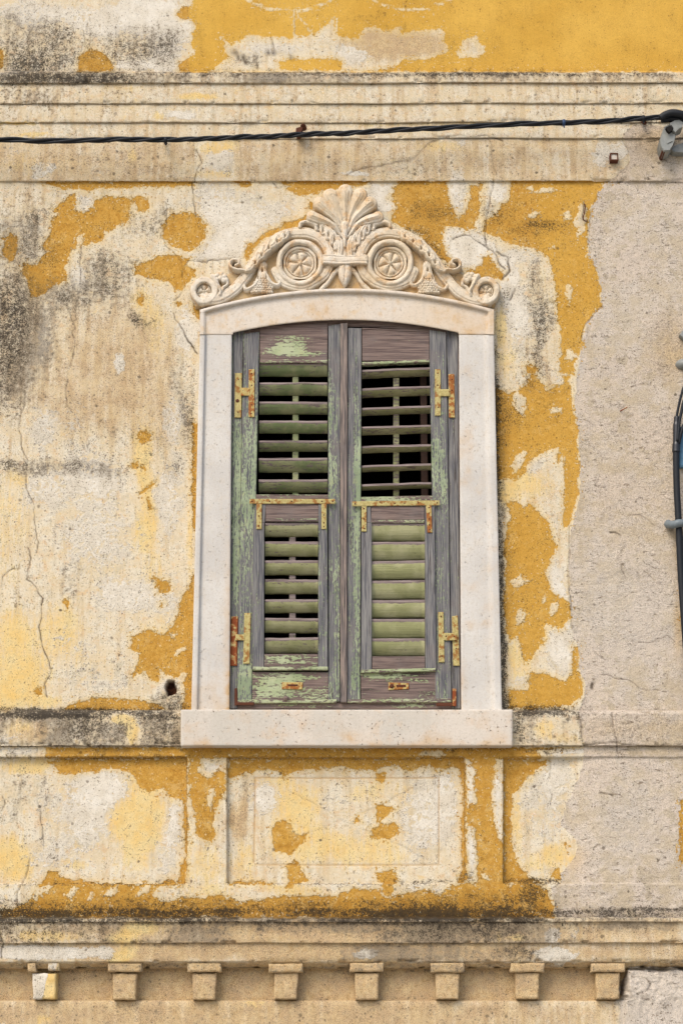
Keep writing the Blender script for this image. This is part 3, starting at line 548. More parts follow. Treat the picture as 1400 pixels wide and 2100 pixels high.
def stone_mat(name, a, b, stain, pits=.6, k=1.0, sa=.5):
    s = NT(name)
    n3 = s.noise(3.5, 5, .6); n20 = s.noise(20, 5, .62); n90 = s.noise(95, 4, .62); n300 = s.noise(260, 3, .6); stk = s.noise(1, 4, .6, s.map((50, 50, 5)))
    col = s.mix(s.ramp(n3, .38, .62), a, b)
    col = s.mix(s.ramp(n20, .50, .66, 0, sa), col, stain)
    col = s.mix(s.ramp(stk, .54, .68, 0, .3), col, C(208,196,180))
    col = s.mix(s.ramp(n90, .5, .70, 0, .35), col, C(192,178,156))
    col = s.mix(s.ramp(n300, .5, .72, 0, .3), col, C(176,162,142))
    col = s.mix(s.math('MULTIPLY', s.attr('st'), s.ramp(n20, .35, .6, .4, 1)), col, C(210,166,104))
    sp = s.math('MULTIPLY', s.ramp(s.noise(110, 4, .65), .625, .665), s.ramp(n20, .42, .54))
    col = s.mix(s.math('MULTIPLY', sp, pits), col, C(128,112,92))
    h = s.math('ADD', s.math('MULTIPLY', n90, .6), s.math('ADD', s.math('MULTIPLY', n300, .4), s.math('MULTIPLY', sp, -1.0)))
    return s.out(col, .75, s.bump(h, .0018*k, .8), .3)
MARBLE = stone_mat('smooth_limestone', C(211,206,198), C(224,219,210), C(220,207,188), .35, 1, .4)
SILLST = stone_mat('pitted_limestone', C(212,204,190), C(226,215,200), C(222,196,166), 1.0, 1.3, .5)
CARVE = stone_mat('carved_limestone', C(238,227,208), C(230,212,182), C(222,180,128), .7, 2.0, .75)
LINTEL = stone_mat('lintel_limestone', C(229,218,203), C(228,212,190), C(222,192,150), .45, 1.2, .6)
CARVEBG = stone_mat('carved_ground', C(214,184,138), C(198,166,120), C(210,168,108), .5, 1.2, .5)
SANDY = None

def wood_mat(name, grain, wood1, wood2, p1, p2, bias=0.0):
    s = NT(name)
    mp = {'v': (230, 40, 7), 'h': (7, 40, 230)}[grain]
    mp2 = {'v': (60, 30, 5), 'h': (5, 30, 60)}[grain]
    g1 = s.noise(1, 4, .65, s.map(mp)); g2 = s.noise(1, 4, .6, s.map(mp2)); n8 = s.noise(9, 4, .6); n60 = s.noise(1, 4, .65, s.map({'v': (170, 120, 60), 'h': (60, 120, 170)}[grain])); n30 = s.noise(34, 4, .6)
    col = s.mix(s.ramp(g1, .35, .65), wood1, wood2)
    col = s.mix(s.ramp(g2, .56, .7, 0, .7), col, C(60,50,46))
    col = s.mix(s.ramp(n8, .5, .7, 0, .5), col, C(126,116,112))
    dk = s.ramp(g1, .66, .74)
    cov = s.math('ADD', s.attr('paint'), s.math('ADD', s.math('MULTIPLY', s.math('SUBTRACT', g2, .5), 1.1), s.math('ADD', s.math('MULTIPLY', s.math('SUBTRACT', n60, .5), 1.9), s.math('MULTIPLY', s.math('SUBTRACT', g1, .5), .9))))
    cf = s.ramp(cov, .46+bias, .58+bias, 0, .92)
    pc = s.mix(s.ramp(n8, .4, .62), p1, p2)
    pc = s.mix(s.ramp(n30, .5, .7, 0, .35), pc, C(196,196,140))
    pc = s.mix(s.ramp(n60, .56, .72, 0, .4), pc, C(112,120,84))
    col = s.mix(s.math('MULTIPLY', dk, .6), col, C(34,28,26))
    col = s.mix(cf, col, pc)
    h = s.math('ADD', s.math('MULTIPLY', g1, .6), s.math('ADD', s.math('MULTIPLY', g2, .5), s.math('MULTIPLY', cf, .35)))
    return s.out(col, .8, s.bump(h, .003, .8), .25)
WG1, WG2 = C(88,88,94), C(148,145,140)
WB1, WB2 = C(100,84,80), C(146,126,116)
WOODV = wood_mat('grey_wood_stile', 'v', WG1, WG2, C(146,160,126), C(172,184,150))
WOODH = wood_mat('brown_wood_rail', 'h', WB1, WB2, C(170,184,138), C(192,200,160))
WOODR = wood_mat('red_brown_wood', 'v', C(80,76,76), C(164,146,134), C(140,146,112), C(150,150,120))
SLATM = wood_mat('slat_wood', 'h', C(128,112,108), C(168,152,146), C(174,176,122), C(202,200,152), -.02)
SLATG = wood_mat('green_slat_wood', 'h', C(128,112,108), C(168,152,146), C(140,156,104), C(178,180,134), -.02)

def iron_mat(name, paint, rust, cover):
    s = NT(name); n1 = s.noise(38, 4, .6); n2 = s.noise(110, 4, .6)
    col = s.mix(s.ramp(n2, .3, .7), paint, C(206,192,130))
    col = s.mix(s.ramp(n1, cover, cover+.1), col, rust)
    col = s.mix(s.ramp(n2, .64, .7), col, C(92,50,26))
    return s.out(col, .8, s.bump(n2, .0015, .8), .3)
IRON = iron_mat('painted_iron', C(176,158,98), C(160,112,56), .50)
IRONR = iron_mat('rusty_painted_iron', C(184,148,80), C(160,98,44), .46)
RUST = iron_mat('bare_rusty_iron', C(168,92,38), C(140,70,30), .4)
def simple(name, col, rough=.6, spec=.4, var=.25, metal=0.0):
    s = NT(name); n = s.noise(60, 4, .6)
    c = s.mix(s.ramp(n, .35, .7, 0, var), col, tuple(x*.45 for x in col[:3])+(1,))
    return s.out(c, rough, s.bump(n, .0006, .6), spec, metal)
RUSTD = simple('dark_rust', C(96,52,30), .9)
BLACKC = simple('black_cable_sheath', (.008, .010, .013, 1), .6, .3)
TAPE = simple('black_tape', (.01, .01, .012, 1), .35, .5)
BLUET = simple('blue_tie', (.02, .05, .12, 1), .5)
GREYM = simple('grey_clamp_metal', C(150,152,146), .55, .5, .4)
GREYP = simple('grey_plastic', C(122,132,136), .5, .4, .3)
BLUEP = simple('blue_painted_plate', C(96,140,168), .6, .3, .3)
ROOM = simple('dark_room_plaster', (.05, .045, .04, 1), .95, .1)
BROWNW = simple('dark_brown_timber', C(84,60,48), .8)
SLOTSHADE = simple('slot_shade_black', (.02, .018, .016, 1), .95, .1)  # near-black colour for the shade inside the clamp opening
STREET = simple('street_paving', (.38, .35, .30, 1), .9, .2)
STREET.name = 'street_paving'

# ------------------------------------------------------------------ the facade
facade = bpy.data.objects.new('house_facade', None); COL.objects.link(facade); facade.location = (0, 0, 0)
setp(facade, 'old plastered house front with peeling ochre paint, carved stone window and closed green shutters', 'house')

XC = np.concatenate([np.arange(-420, -12, 16), np.arange(-12, 1412, 2), np.arange(1412, 1820, 16)]).astype(float)
def xcols(extra=()):
    x = XC
    for e in extra: x = np.concatenate([x, [e-.35, e+.35]])
    return np.unique(x)
def course(name, rows, extra_cols=(), dfun=None, keepfun=None, amp=1.0, label=None, fov=None):
    """rows: list of (py, depth) key rows; rows in between are filled every 2 px"""
    py = [rows[0][0]]; dd = [rows[0][1]]
    for (p0, d0), (p1, d1) in zip(rows[:-1], rows[1:]):
        st = 2.0 if (p0 > -20 and p1 < 2120) else 10.0
        n = max(1, int(round(abs(p1-p0)/st)))
        n = max(n, int(abs(d1-d0)/.004))
        for k in range(1, n+1):
            py.append(p0+(p1-p0)*k/n); dd.append(d0+(d1-d0)*k/n)
    xs = xcols(extra_cols)
    PX, PY = np.meshgrid(xs, np.array(py)); D = np.repeat(np.array(dd)[:, None], len(xs), 1)
    F = fields(PX, PY) if fov is None else fields(PX, PY)
    if fov: fov(PX, PY, F)
    W = unproj(PX, PY, D)
    rel = plaster_relief(PX, PY, F, amp)
    if dfun is not None: rel = rel + dfun(PX, PY)
    for (p0, d0), (p1, d1) in zip(rows[:-1], rows[1:]):      # knocked and worn arrises
        if d0-d1 > .004 and p1-p0 < 12:
            e_ = np.exp(-((PY-p0)/4.5)**2)*(PY <= p0+.01)
            rel = rel - (d0-d1)*e_*(.9*sstep(.10, .24, fbm(PX, PY*1.5, 20, 4, int(p0)))+.35*sstep(-.1, .3, fbm(PX, PY, 70, 2, int(p0)+5)))
    W[..., 1] -= rel
    # long courses are never ruler straight
    wv = .0075*(fbm(PX, PX*0+PY*.15, 240, 3, 55)+.35*fbm(PX, PX*0+PY*.3, 36, 3, 56))
    yy = PY[:, :1]; W[..., 2] += wv*np.clip(np.minimum(yy-rows[0][0], rows[-1][0]-yy)/6.0, 0, 1)
    keep = None
    if keepfun is not None:
        cx = (PX[:-1, :-1]+PX[1:, 1:])/2; cy = (PY[:-1, :-1]+PY[1:, 1:])/2; keep = keepfun(cx, cy)
    f = grid_faces(*PX.shape, keep)
    at = {k: F[k] for k in ('w','y','t','d','s','g','b','och','cem','cr','inc','hole')}
    return mesh_np(name, W.reshape(-1, 3), f, PLASTER, facade, at)
def under(py, d0, d1):
    """photo row of the inner edge of a level soffit that starts at row py, depth d0 and runs back to d1"""
    z = unproj(700, py, d0)[2]; lo, hi = py-60, py+60
    for _ in range(40):
        m = (lo+hi)/2
        if unproj(700, m, d1)[2] > z: lo = m
        else: hi = m
    return (lo+hi)/2
def fascias(list_, top):
    """list_: (row of lower edge, depth), each with a soffit back to the next depth"""
    rows = [top]; 
    for i, (py, d) in enumerate(list_):
        rows.append((rows[-1][0]+.4, d) if i == 0 else (rows[-1][0], d))
        rows.append((py, d))
        nd = list_[i+1][1] if i+1 < len(list_) else None
        if nd is not None: rows.append((under(py, d, nd), nd))
    return rows

course('upper_wall', [(-420, 0), (-20, 0), (146, 0)])
r = fascias([(169, .052), (211, .040), (250, .030), (283, .020), (371, .011)], (145.5, .0))
r.insert(1, (147, .034)); r[2] = (151, .050)
r.append((under(371, .011, 0), 0)); 
course('upper_cornice', r)
y0 = under(371, .011, 0)
course('main_wall', [(y0, 0), (1456, 0)], keepfun=lambda x, y: ~((x > 430) & (x < 990) & (y > 668)))
# sill course
course('sill_course', [(1456, 0), (1458, .022), (1464, .034), (1529, .034), (under(1529, .034, .014), .014)], amp=1.6)
ys = under(1529, .034, .014)
def panels(px, py):
    r = np.zeros(px.shape)
    for x0, x1, ya, yb in ((-500, 383, 1553.5, 1812.5), (466, 952, 1553.5, 1812.5), (1032, 2000, 1553.5, 1812.5)):
        k = sstep(x0-1, x0+1, px)*(1-sstep(x1-1, x1+1, px))*sstep(ya-1, ya+1, py)*(1-sstep(yb-1, yb+1, py))
        if x0 == 1032: k = k*(1-.75*sstep(1150, 1230, px))
        r -= .026*k
    return r
course('panel_course', [(ys, .016), (1552.8, .016), (1554.3, .016), (1811.7, .016), (1813.3, .016), (1882, .016)], extra_cols=(383, 466, 952, 1032), dfun=panels)
# lower cornice
course('lower_cornice', [(1880, .0), (1881, .07), (1884, .098), (1891, .102), (under(1891, .102, .092), .092), (1896, .090), (1915, .086), (1934, .088), (under(1934, .088, .074), .074), (1938, .074), (1972, .072), (1975, .060), (1980, .050), (1986, .038), (1988, -.006), (2051, -.006)],
       dfun=lambda px, py: .050*sstep(1272, 1292, px+26*fbm(px, py, 22, 3, 401))*sstep(1985, 1995, py+16*fbm(px, py, 30, 3, 402)), amp=1.0)
course('lower_frieze', [(2051, -.006), (2052, .022), (2056, .026), (2120, .028), (2520, .028)], dfun=lambda px, py: sstep(1276, 1284, px)*np.interp(py, [2051, 2052, 2056, 2120], [.050, .022, .018, .016]))
facade_parts = {o.name: o for o in facade.children}

# dentils
def rough_box(name, px0, px1, pt, pb, dback, dfront, parent, tw=0, label=None, white=0, r=1.6):
    """hand-run stucco block with soft edges: grid over the front, curling back to the wall"""
    nx = int((px1-px0)/2)+1; ny = int((pb-pt)/2)+1
    us = np.concatenate([[-1e-3, 0], np.linspace(.03, .97, nx), [1, 1.001]]); vs_ = np.concatenate([[-1e-3, 0], np.linspace(.04, .96, ny), [1, 1.001]])
    U, V = np.meshgrid(us, vs_)
    rg = random.Random(int(px0*7+pt)); pt += rg.uniform(-1, 1); pb += rg.uniform(-1, 1.2); sh = rg.uniform(-2, 2)
    PXc = (px0+px1)/2 + sh*(np.clip(V, 0, 1)-.5)*.6 + (np.clip(U, 0, 1)-.5)*((px1-px0)-tw*np.clip(V, 0, 1)); PYc = pt+(pb-pt)*np.clip(V, 0, 1)
    ex = np.minimum(U, 1-U)*(px1-px0); ey = np.minimum(V, 1-V)*(pb-pt); e = np.minimum(ex, ey)
    front = unproj(PXc, PYc, dfront)
    W = front.copy()
    W[..., 1] += .006*np.clip(1-e/4.0, 0, 1)**2
    W[..., 1] -= .006*fbm(PXc, PYc, 14, 3, int(px0))
    back = (U < 0) | (U > 1) | (V < 0) | (V > 1)
    W[..., 1] = np.where(back, -dback, W[..., 1])
    W[..., 0] += .005*fbm(PYc*2, PXc*0+px0, 20, 3, 3); W[..., 2] += .005*fbm(PXc*2, PYc*0+pt, 20, 3, 4)
    F = fields(PXc, PYc)
    F['t'] = np.full(U.shape, 1.0)*(1-white); F['y'] = white*sstep(-1, 2, PXc-(px0+px1)/2-7+(PYc-pt)*.22); F['w'] = white*(1-F['y']); F['cem'][:] = -3; F['och'][:] = -3; F['cr'] = F['cr']*0
    at = {k: F[k] for k in ('w','y','t','d','s','g','b','och','cem','cr','inc','hole')}
    return mesh_np(name, W.reshape(-1, 3), grid_faces(*U.shape), PLASTER, parent, at)
for i, cx in enumerate((-75, 91, 256, 419, 586, 752, 917, 1081, 1246)):
    dn = rough_box('dentil', cx-25, cx+25, 1995, 2050, -.012, .054, facade, tw=4, white=1.0 if i == 1 else 0)
    if i == 1: dn['label'] = 'dentil with white and yellow paint left on its face'
    if i == 1:
        rough_box('dentil_cap', cx-34, cx-17, 1974, 1992, .01, .066, dn); rough_box('dentil_cap', cx+8, cx+31, 1974, 1991, .01, .066, dn, white=.5)
    else: rough_box('dentil_cap', cx-35, cx+35, 1975, 1994, .01, .068, dn)

# ------------------------------------------------------------------ stone window surround
def stone_patch(name, PX, PY, D, mat, parent, st=None, dk=None, relief=.0006):
    W = unproj(PX, PY, D); W[..., 1] -= relief*fbm(PX, PY, 30, 3, 17)*2
    z = np.zeros(PX.shape)
    return mesh_np(name, W.reshape(-1, 3), grid_faces(*PX.shape), mat, parent, {'st': z if st is None else st, 'dk': z if dk is None else dk})
DJ = .045
def jamb(side):
    # u: px positions at y=690 and y=1455 per profile key, from outside in
    if side < 0: keys = [(410, 392.5, -.02), (410, 392.5, DJ+.007), (410.6, 393, DJ+.009), (420.5, 404.5, DJ+.009), (421.3, 405.3, DJ), (423, 408, DJ-.004), (431, 418, DJ-.002), (474, 469, DJ-.002), (475.5, 470.5, DJ-.004), (477, 472, -.03), (477, 472, -.2)]
    else: keys = [(1012, 1028.5, -.02), (1012, 1028.5, DJ+.007), (1011.4, 1028, DJ+.009), (998.5, 1014, DJ+.009), (995, 1010.5, DJ+.002), (990, 1006, DJ-.002), (942, 947, DJ-.002), (940.5, 945.5, DJ-.004), (939.5, 944.5, -.03), (939.5, 944.5, -.2)]
    cols = []
    for a, b in zip(keys[:-1], keys[1:]):
        n = max(1, int(abs(a[0]-b[0])/3), int(abs(a[2]-b[2])/.02))
        for k in range(n): cols.append([a[j]+(b[j]-a[j])*k/n for j in range(3)])
    cols.append(list(keys[-1])); cols = np.array(cols)
    ys_ = np.concatenate([[686.9], np.arange(690, 1456, 3.0), [1457]])
    t = (ys_-690)/765.0
    PX = cols[:, 0][None]*(1-t)[:, None]+cols[:, 1][None]*t[:, None]
    PY = np.repeat(ys_[:, None], len(cols), 1); D = np.repeat(cols[:, 2][None], len(ys_), 0)
    st = np.zeros(PX.shape)
    if side < 0: st = .55*sstep(452, 472, PX)*(.3+.7*vn(PY/40, PX/20, 4))*sstep(1000, 1300, PY)+.25*sstep(1350, 1440, PY)+.5*np.exp(-((PX-470)/7)**2)*sstep(1362, 1380, PY)*vn(PX/3, PY/60, 7)
    else: st = .55*np.exp(-((PX-946)/7)**2)*sstep(1366, 1385, PY)*vn(PX/3, PY/60, 9)+.25*sstep(.1, .3, fbm(PX, PY, 40, 3, 83))
    return stone_patch('jamb', PX, PY, D, MARBLE, facade, st)
jamb(-1); jamb(1)
# lintel with arched soffit
xs = np.unique(np.concatenate([np.arange(410, 1012, 3.0), [410, 1012, 477.5, 478.5, 939, 940]]))
ytop = 591.5+43.5*((xs-711)/301.)**2
ybot = np.where((xs > 478) & (xs < 939.6), 656.5+26*((xs-709)/230.)**2, 687.0)
vv = np.array([0, .001, .02, .10, .125, .15, .2, .35, .5, .65, .8, .9, .95, .985, 1.0, 1.0001, 1.0002])
dv = np.array([-.02, DJ+.010, DJ+.014, DJ+.014, DJ+.002, DJ, DJ, DJ, DJ, DJ, DJ, DJ, DJ, DJ-.001, DJ-.004, -.05, -.2])
PX = np.repeat(xs[None], len(vv), 0); VV = np.repeat(vv[:, None], len(xs), 1)
PY = ytop[None]*(1-VV)+ybot[None]*VV; D = np.repeat(dv[:, None], len(xs), 1)
lowd = PY-ytop[None]
frame = (np.minimum(PX-410, 1012-PX) < 12) & (VV > .05) & (VV < .99)
D = np.where(frame, DJ+.012, D)
PY = np.where((VV > 0) & (VV < .5), ytop[None]+VV*72, PY)
PY = np.minimum(PY, np.where(VV < .99, ybot[None]-.5, PY))
stl = .5*sstep(.15, .5, VV)*sstep(-.1, .25, fbm(PX, PY, 50, 4, 71))+.3*sstep(900, 950, PX)
Wl = unproj(PX, PY, D)
lintel = stone_patch('lintel', PX, PY, D, LINTEL, facade, stl*.7)
# end caps of the lintel
for xx in (410, 1012):
    a = [unproj(xx, 591.5+43.5*((xx-711)/301.)**2, -.02), unproj(xx, 635, DJ+.011), unproj(xx, 687, DJ+.011), unproj(xx, 687, -.02)]
    pymesh('lintel_end', a, [(0, 1, 2, 3)], LINTEL, lintel, attrs={'st': [0]*4, 'dk': [0]*4})

# stone sill block
def block(name, px0, px1, pt, pb, d0, d1, mat, parent, st=None):
    us = np.concatenate([[0, 0, .002], np.linspace(.01, .99, 110), [.998, 1, 1]]); vs_ = np.concatenate([[0, 0, .02], np.linspace(.06, .94, 16), [.98, 1, 1]])
    U, V = np.meshgrid(us, vs_); PX = px0+(px1-px0)*U; PY = pt+(pb-pt)*V
    D = np.full(U.shape, d1); D[2, :] = d1; D[[1, -2], :] = d1-.002; D[:, [1, -2]] = d1-.002
    W = unproj(PX, PY, D)
    W[..., 1] -= .001*fbm(PX, PY, 18, 3, 9)
    W[..., 2] += np.where(V > .95, .0015*fbm(PX, PY*0, 25, 3, 10), 0)
    for sl in (np.s_[0, :], np.s_[-1, :], np.s_[:, 0], np.s_[:, -1]): W[sl][..., 1] = -d0
    s_ = np.zeros(U.shape) if st is None else st(PX, PY)
    return mesh_np(name, W.reshape(-1, 3), grid_faces(*U.shape), mat, parent, {'st': s_, 'dk': U*0})
sill = block('window_sill', 371, 1050, 1455.3, 1529.5, -.15, .075, SILLST, facade, lambda x, y: .5*sstep(.02, .25, fbm(x, y, 60, 3, 33))*sstep(1490, 1525, y)+.15*sstep(.1, .3, fbm(x, y, 30, 3, 34)))

# ------------------------------------------------------------------ carved pediment
DP = .030
def prof(s, r):
    q = np.clip(s/r, 0, 1); return np.sqrt(np.clip(1-(1-q)**2, 0, 1))
def relief(name, bbox, fn, mat, parent, base=.012, step=1.0, st=None):
    x0, y0, x1, y1 = bbox
    X, Y = np.meshgrid(np.arange(x0, x1+step, step), np.arange(y0, y1+step, step))
    S, H = fn(X+3.2*fbm(X, Y, 24, 3, 301), Y+3.2*fbm(X, Y, 24, 3, 302))      # worn, never quite symmetrical
    H = H*1.25*(.9+.35*(fbm(X, Y, 34, 2, 303)+.2))+.003*fbm(X, Y, 9, 3, 304)
    ins = S > 0
    D = np.where(ins, DP+H+.0006*fbm(X, Y, 5, 2, 3)*2, base)
    W = unproj(X, Y, D)
    W[..., 0] = unproj(X, Y, DP+.015)[..., 0]; W[..., 2] = unproj(X, Y, DP+.015)[..., 2]
    keep = ins[:-1, :-1] | ins[1:, :-1] | ins[1:, 1:] | ins[:-1, 1:]
    f = grid_faces(*X.shape, keep)
    used = np.unique(f); remap = np.full(X.size, -1); remap[used] = np.arange(len(used))
    stv = (.35*sstep(-.05, .3, fbm(X, Y, 26, 3, 41)) if st is None else st(X, Y)).ravel()[used]
    return mesh_np(name, W.reshape(-1, 3)[used], remap[f], mat, parent, {'st': stv, 'dk': stv*0})
AX = 707.5
def mir(fn):
    return lambda X, Y: fn(2*AX-X, Y)
def mbox(b): return (2*AX-b[2], b[1], 2*AX-b[0], b[3])
# ground slab of the pediment
GP = [(398,614),(392,598),(396,582),(408,571),(424,568),(438,572),(446,562),(462,562),(476,556),(488,548),(504,545),(522,512),(546,490),(576,474),(608,468),(622,458),(634,452),(640,440),(650,414),(676,400),(690,388),(707,384)]
GP = GP + [(2*AX-x, y) for x, y in GP[::-1]]
GP = GP + [(1018,614),(1016,624),(960,622),(880,610),(711,600),(540,612),(455,628),(400,626)]
pediment = relief('pediment', (385, 378, 1030, 634), lambda X, Y: (poly_sdf(X, Y, GP), .0*X), CARVEBG, facade, base=-.02, step=1.5)
pediment['label'] = 'carved stone crest of shell and scrolls over the window'

def stroke(X, Y, pts, w, h, r, w1=None, groove=0, cap=0):
    d, t, sd = line_d(X, Y, pts, True)
    ww = (w + ((w1 if w1 is not None else w)-w)*t)/2
    S = ww-d
    H = h*(.35+.65*prof(S, r))
    if groove: H = H-.0035*np.exp(-((S-groove)/1.2)**2)
    return S, H
def scroll(X, Y):
    # outer band of the big volute running down into the small end volute
    path = smooth_line([(566,556),(580,576),(612,587),(642,580),(666,562),(675,538),(672,510),(655,488),(628,477),(600,478),(575,486),(552,502),(533,524),(514,550),(496,576),(474,598),(447,612),(421,613)])
    S, H = stroke(X, Y, path, 21, .020, 7, 24, groove=4.5)
    return S, H
scroll_box = (385, 460, 695, 632)
def ring(cx, cy, r0, r1, h):
    def fn(X, Y):
        q = np.hypot(X-cx, Y-cy); S = np.minimum(q-r0, r1-q); return S, h*(.3+.7*prof(S, (r1-r0)/2.2))
    return fn
def rosette(cx, cy, R, n, h):
    def fn(X, Y):
        q = np.hypot(X-cx, Y-cy); th = np.arctan2(Y-cy, X-cx)+.3
        pet = np.abs(np.cos(n*th/2)); prof_ = np.clip(q/R, 0, 1)
        H = .002+h*(pet**.6)*np.sin(np.clip(prof_*1.08, 0, 1)*math.pi)**.6*np.clip(.35+.9*prof_, 0, 1)
        H = H*np.where(pet < .22, .25, 1)+h*.9*np.exp(-(q/(R*.13))**2)
        rim = np.exp(-((q-R*.98)/(R*.08))**2)*h*.8
        return R*1.08-q, np.maximum(H, rim)
    return fn
def leafarm(X, Y):
    # acanthus lobes hanging over the arm between the two volutes
    S = np.full(X.shape, -5.); H = np.zeros(X.shape)
    lobes = [((592,480),(572,497),11),((583,482),(562,507),12),((570,489),(549,517),12.5),((556,499),(537,528),13),((543,511),(526,541),13),((530,525),(515,552),12),((520,540),(505,560),10)]
    for i, (a, b, w) in enumerate(lobes):
        mx_, my_ = (a[0]+b[0])/2+4, (a[1]+b[1])/2+3
        d, t, sd = line_d(X, Y, smooth_line([a, (mx_, my_), b], 5), True)
        s = w*(.55+.45*np.sin(math.pi*np.clip(t, .08, 1)**.8))/2*1.25-d
        hh = .024+.018*prof(s, w*.6)-.005*np.exp(-(d/1.1)**2)-.004*(1-t)
        m = (s > 0) & (hh > H); H = np.where(m, hh, H); S = np.maximum(S, s)
    s, h = stroke(X, Y, smooth_line([(505,558),(496,556),(486,556),(476,552),(472,544),(477,536),(487,536),(490,543),(484,547)], 5), 8, .034, 4)
    m = (s > 0) & (h > H); H = np.where(m, h, H); S = np.maximum(S, s)
    # drilled eyes
    for ex, ey in ((585,489),(569,500),(552,514),(537,528),(524,543)):
        H = H-.016*np.exp(-(((X-ex)/1.8)**2+((Y-ey)/3.2)**2))
    return S, H
def leafin(X, Y):
    S = np.full(X.shape, -5.); H = np.zeros(X.shape)
    lobes = [((642,455),(650,470),12),((654,458),(662,480),12),((664,464),(672,490),12),((675,470),(681,500),12),((684,478),(689,512),12),((694,488),(697,526),13)]
    for a, b, w in lobes:
        d, t, sd = line_d(X, Y, smooth_line([a, ((a[0]+b[0])/2+3, (a[1]+b[1])/2-2), b], 5), True)
        s = w*(.7+.3*np.sin(math.pi*t))/2*1.2-d
        hh = .012+.014*prof(s, w*.55)-.004*np.exp(-(d/1.0)**2)
        m = (s > 0) & (hh > H); H = np.where(m, hh, H); S = np.maximum(S, s)
    s, h = stroke(X, Y, smooth_line([(648,463),(636,458),(626,456),(617,460),(615,466)], 5), 9, .026, 4)
    m = (s > 0) & (h > H); H = np.where(m, h, H); S = np.maximum(S, s)
    for ex, ey in ((653,466),(663,474),(674,484),(686,494)):
        H = H-.016*np.exp(-(((X-ex)/1.5)**2+((Y-ey)/5)**2))
    return S, H
def shell(X, Y):
    S = np.full(X.shape, -5.); H = np.zeros(X.shape)
    lob = [([(707,482),(707,440),(707,398)], 34), ([(705,470),(694,436),(677,404)], 31), ([(704,478),(686,446),(655,420)], 28), ([(703,488),(680,462),(640,447)], 24)]
    for pts, w in lob:
        for mm in (0, 1):
            q = [(2*AX-a, b) for a, b in pts] if mm else pts
            if mm and pts[0][0] == 707: continue
            d, t, sd = line_d(X, Y, smooth_line(q, 6), True)
            ww = (4+(w-4)*t**.9)/2; s = ww-d
            u = np.clip(d/ww, 0, 1)
            hh = .012+.010*t+.016*np.sqrt(1-u*u)*(.4+.6*t)+.003*np.exp(-(d/1.3)**2)-.002*np.exp(-((u-.55)/.12)**2)
            m = (s > 0) & (hh > H); H = np.where(m, hh, H); S = np.maximum(S, s)
    s, h = stroke(X, Y, [(707,462),(707,498),(707,508)], 17, .030, 6, 6)
    m = (s > 0) & (h > H); H = np.where(m, h, H); S = np.maximum(S, s)
    return S, H
def stem(X, Y):
    S, H = stroke(X, Y, [(707,500),(707,530)], 46, .014, 9, 60)
    H = H + .004*np.cos((X-707)/2.6)*np.exp(-((X-707)/20)**2)
    return S, H
def strap(X, Y):
    S = np.minimum(np.minimum(X-661, 754-X), np.minimum(Y-526.5, 546-Y)); H = .030+.004*prof(S, 3)-.002*np.exp(-((np.abs(Y-536)-5)/1.1)**2)
    return S, H
def pend(X, Y):
    S, H = stroke(X, Y, [(707,546),(707,562),(707,578)], 26, .026, 8, 3)
    S2 = np.full(X.shape, -5.)
    d, t, sd = line_d(X, Y, [(707,546),(707,589)], True)
    w = 13*np.sin(math.pi*np.clip(.32+.68*t, 0, 1))**.8+1.0
    S = w-d; H = .012+.018*prof(S, 9)-.003*np.exp(-(d/1.2)**2)
    for sx_ in (-1, 1):
        s, h = stroke(X, Y, smooth_line([(707+sx_*9, 548), (707+sx_*22, 560), (707+sx_*34, 578), (707+sx_*50, 594)], 5), 10, .016, 4, 9)
        m = (s > 0) & ((h > H) | (S < 0)); H = np.where(m, h, H); S = np.maximum(S, s)
        s, h = stroke(X, Y, [(707+sx_*10, 547), (707+sx_*12, 568)], 7, .022, 3, 2)
        m = (s > 0) & ((h > H) | (S < 0)); H = np.where(m, h, H); S = np.maximum(S, s)
    return S, H
def bell(cx, cy):
    def fn(X, Y):
        x = X-cx; y = Y-cy
        S, H = np.full(X.shape, -5.), np.zeros(X.shape)
        for pts, w, w1 in (([(0,-16),(-3,0),(-10,16),(-20,28),(-33,32),(-38,25)], 17, 7), ([(0,-16),(4,0),(12,14),(22,22),(33,22),(36,14)], 17, 7), ([(0,-17),(0,8)], 20, 14)):
            s, h = stroke(x, y, smooth_line(pts, 5), w, .024, 5, w1, groove=3)
            m = (s > 0) & (h > H); H = np.where(m, h, H); S = np.maximum(S, s)
        H = H-.018*np.exp(-((x/1.7)**2+((y+6)/3.2)**2))-.012*np.exp(-(((x+9)/1.5)**2+((y-9)/4)**2))-.012*np.exp(-(((x-8)/1.5)**2+((y-9)/4)**2))
        return S, H
    return fn
def grapes(cx, cy):
    rnd = random.Random(7); pts = []
    for j in range(7):
        for i in range(-6, 7):
            x = i*5.0+(2.5 if j % 2 else 0); y = j*4.6
            if abs(x) < 9+y*.75 and abs(x) < 27 and not (y > 22 and abs(x) > 20): pts.append((x+rnd.uniform(-.6, .6), y+rnd.uniform(-.5, .5)))
    def fn(X, Y):
        S = np.full(X.shape, -5.); H = np.zeros(X.shape)
        for gx, gy in pts:
            q = np.hypot(X-cx-gx, Y-cy-gy); s = 3.1-q; h = .016+.010*prof(s, 3.1)-.0003*abs(gx)
            m = (s > 0) & (h > H); H = np.where(m, h, H); S = np.maximum(S, s)
        return S, H
    return fn
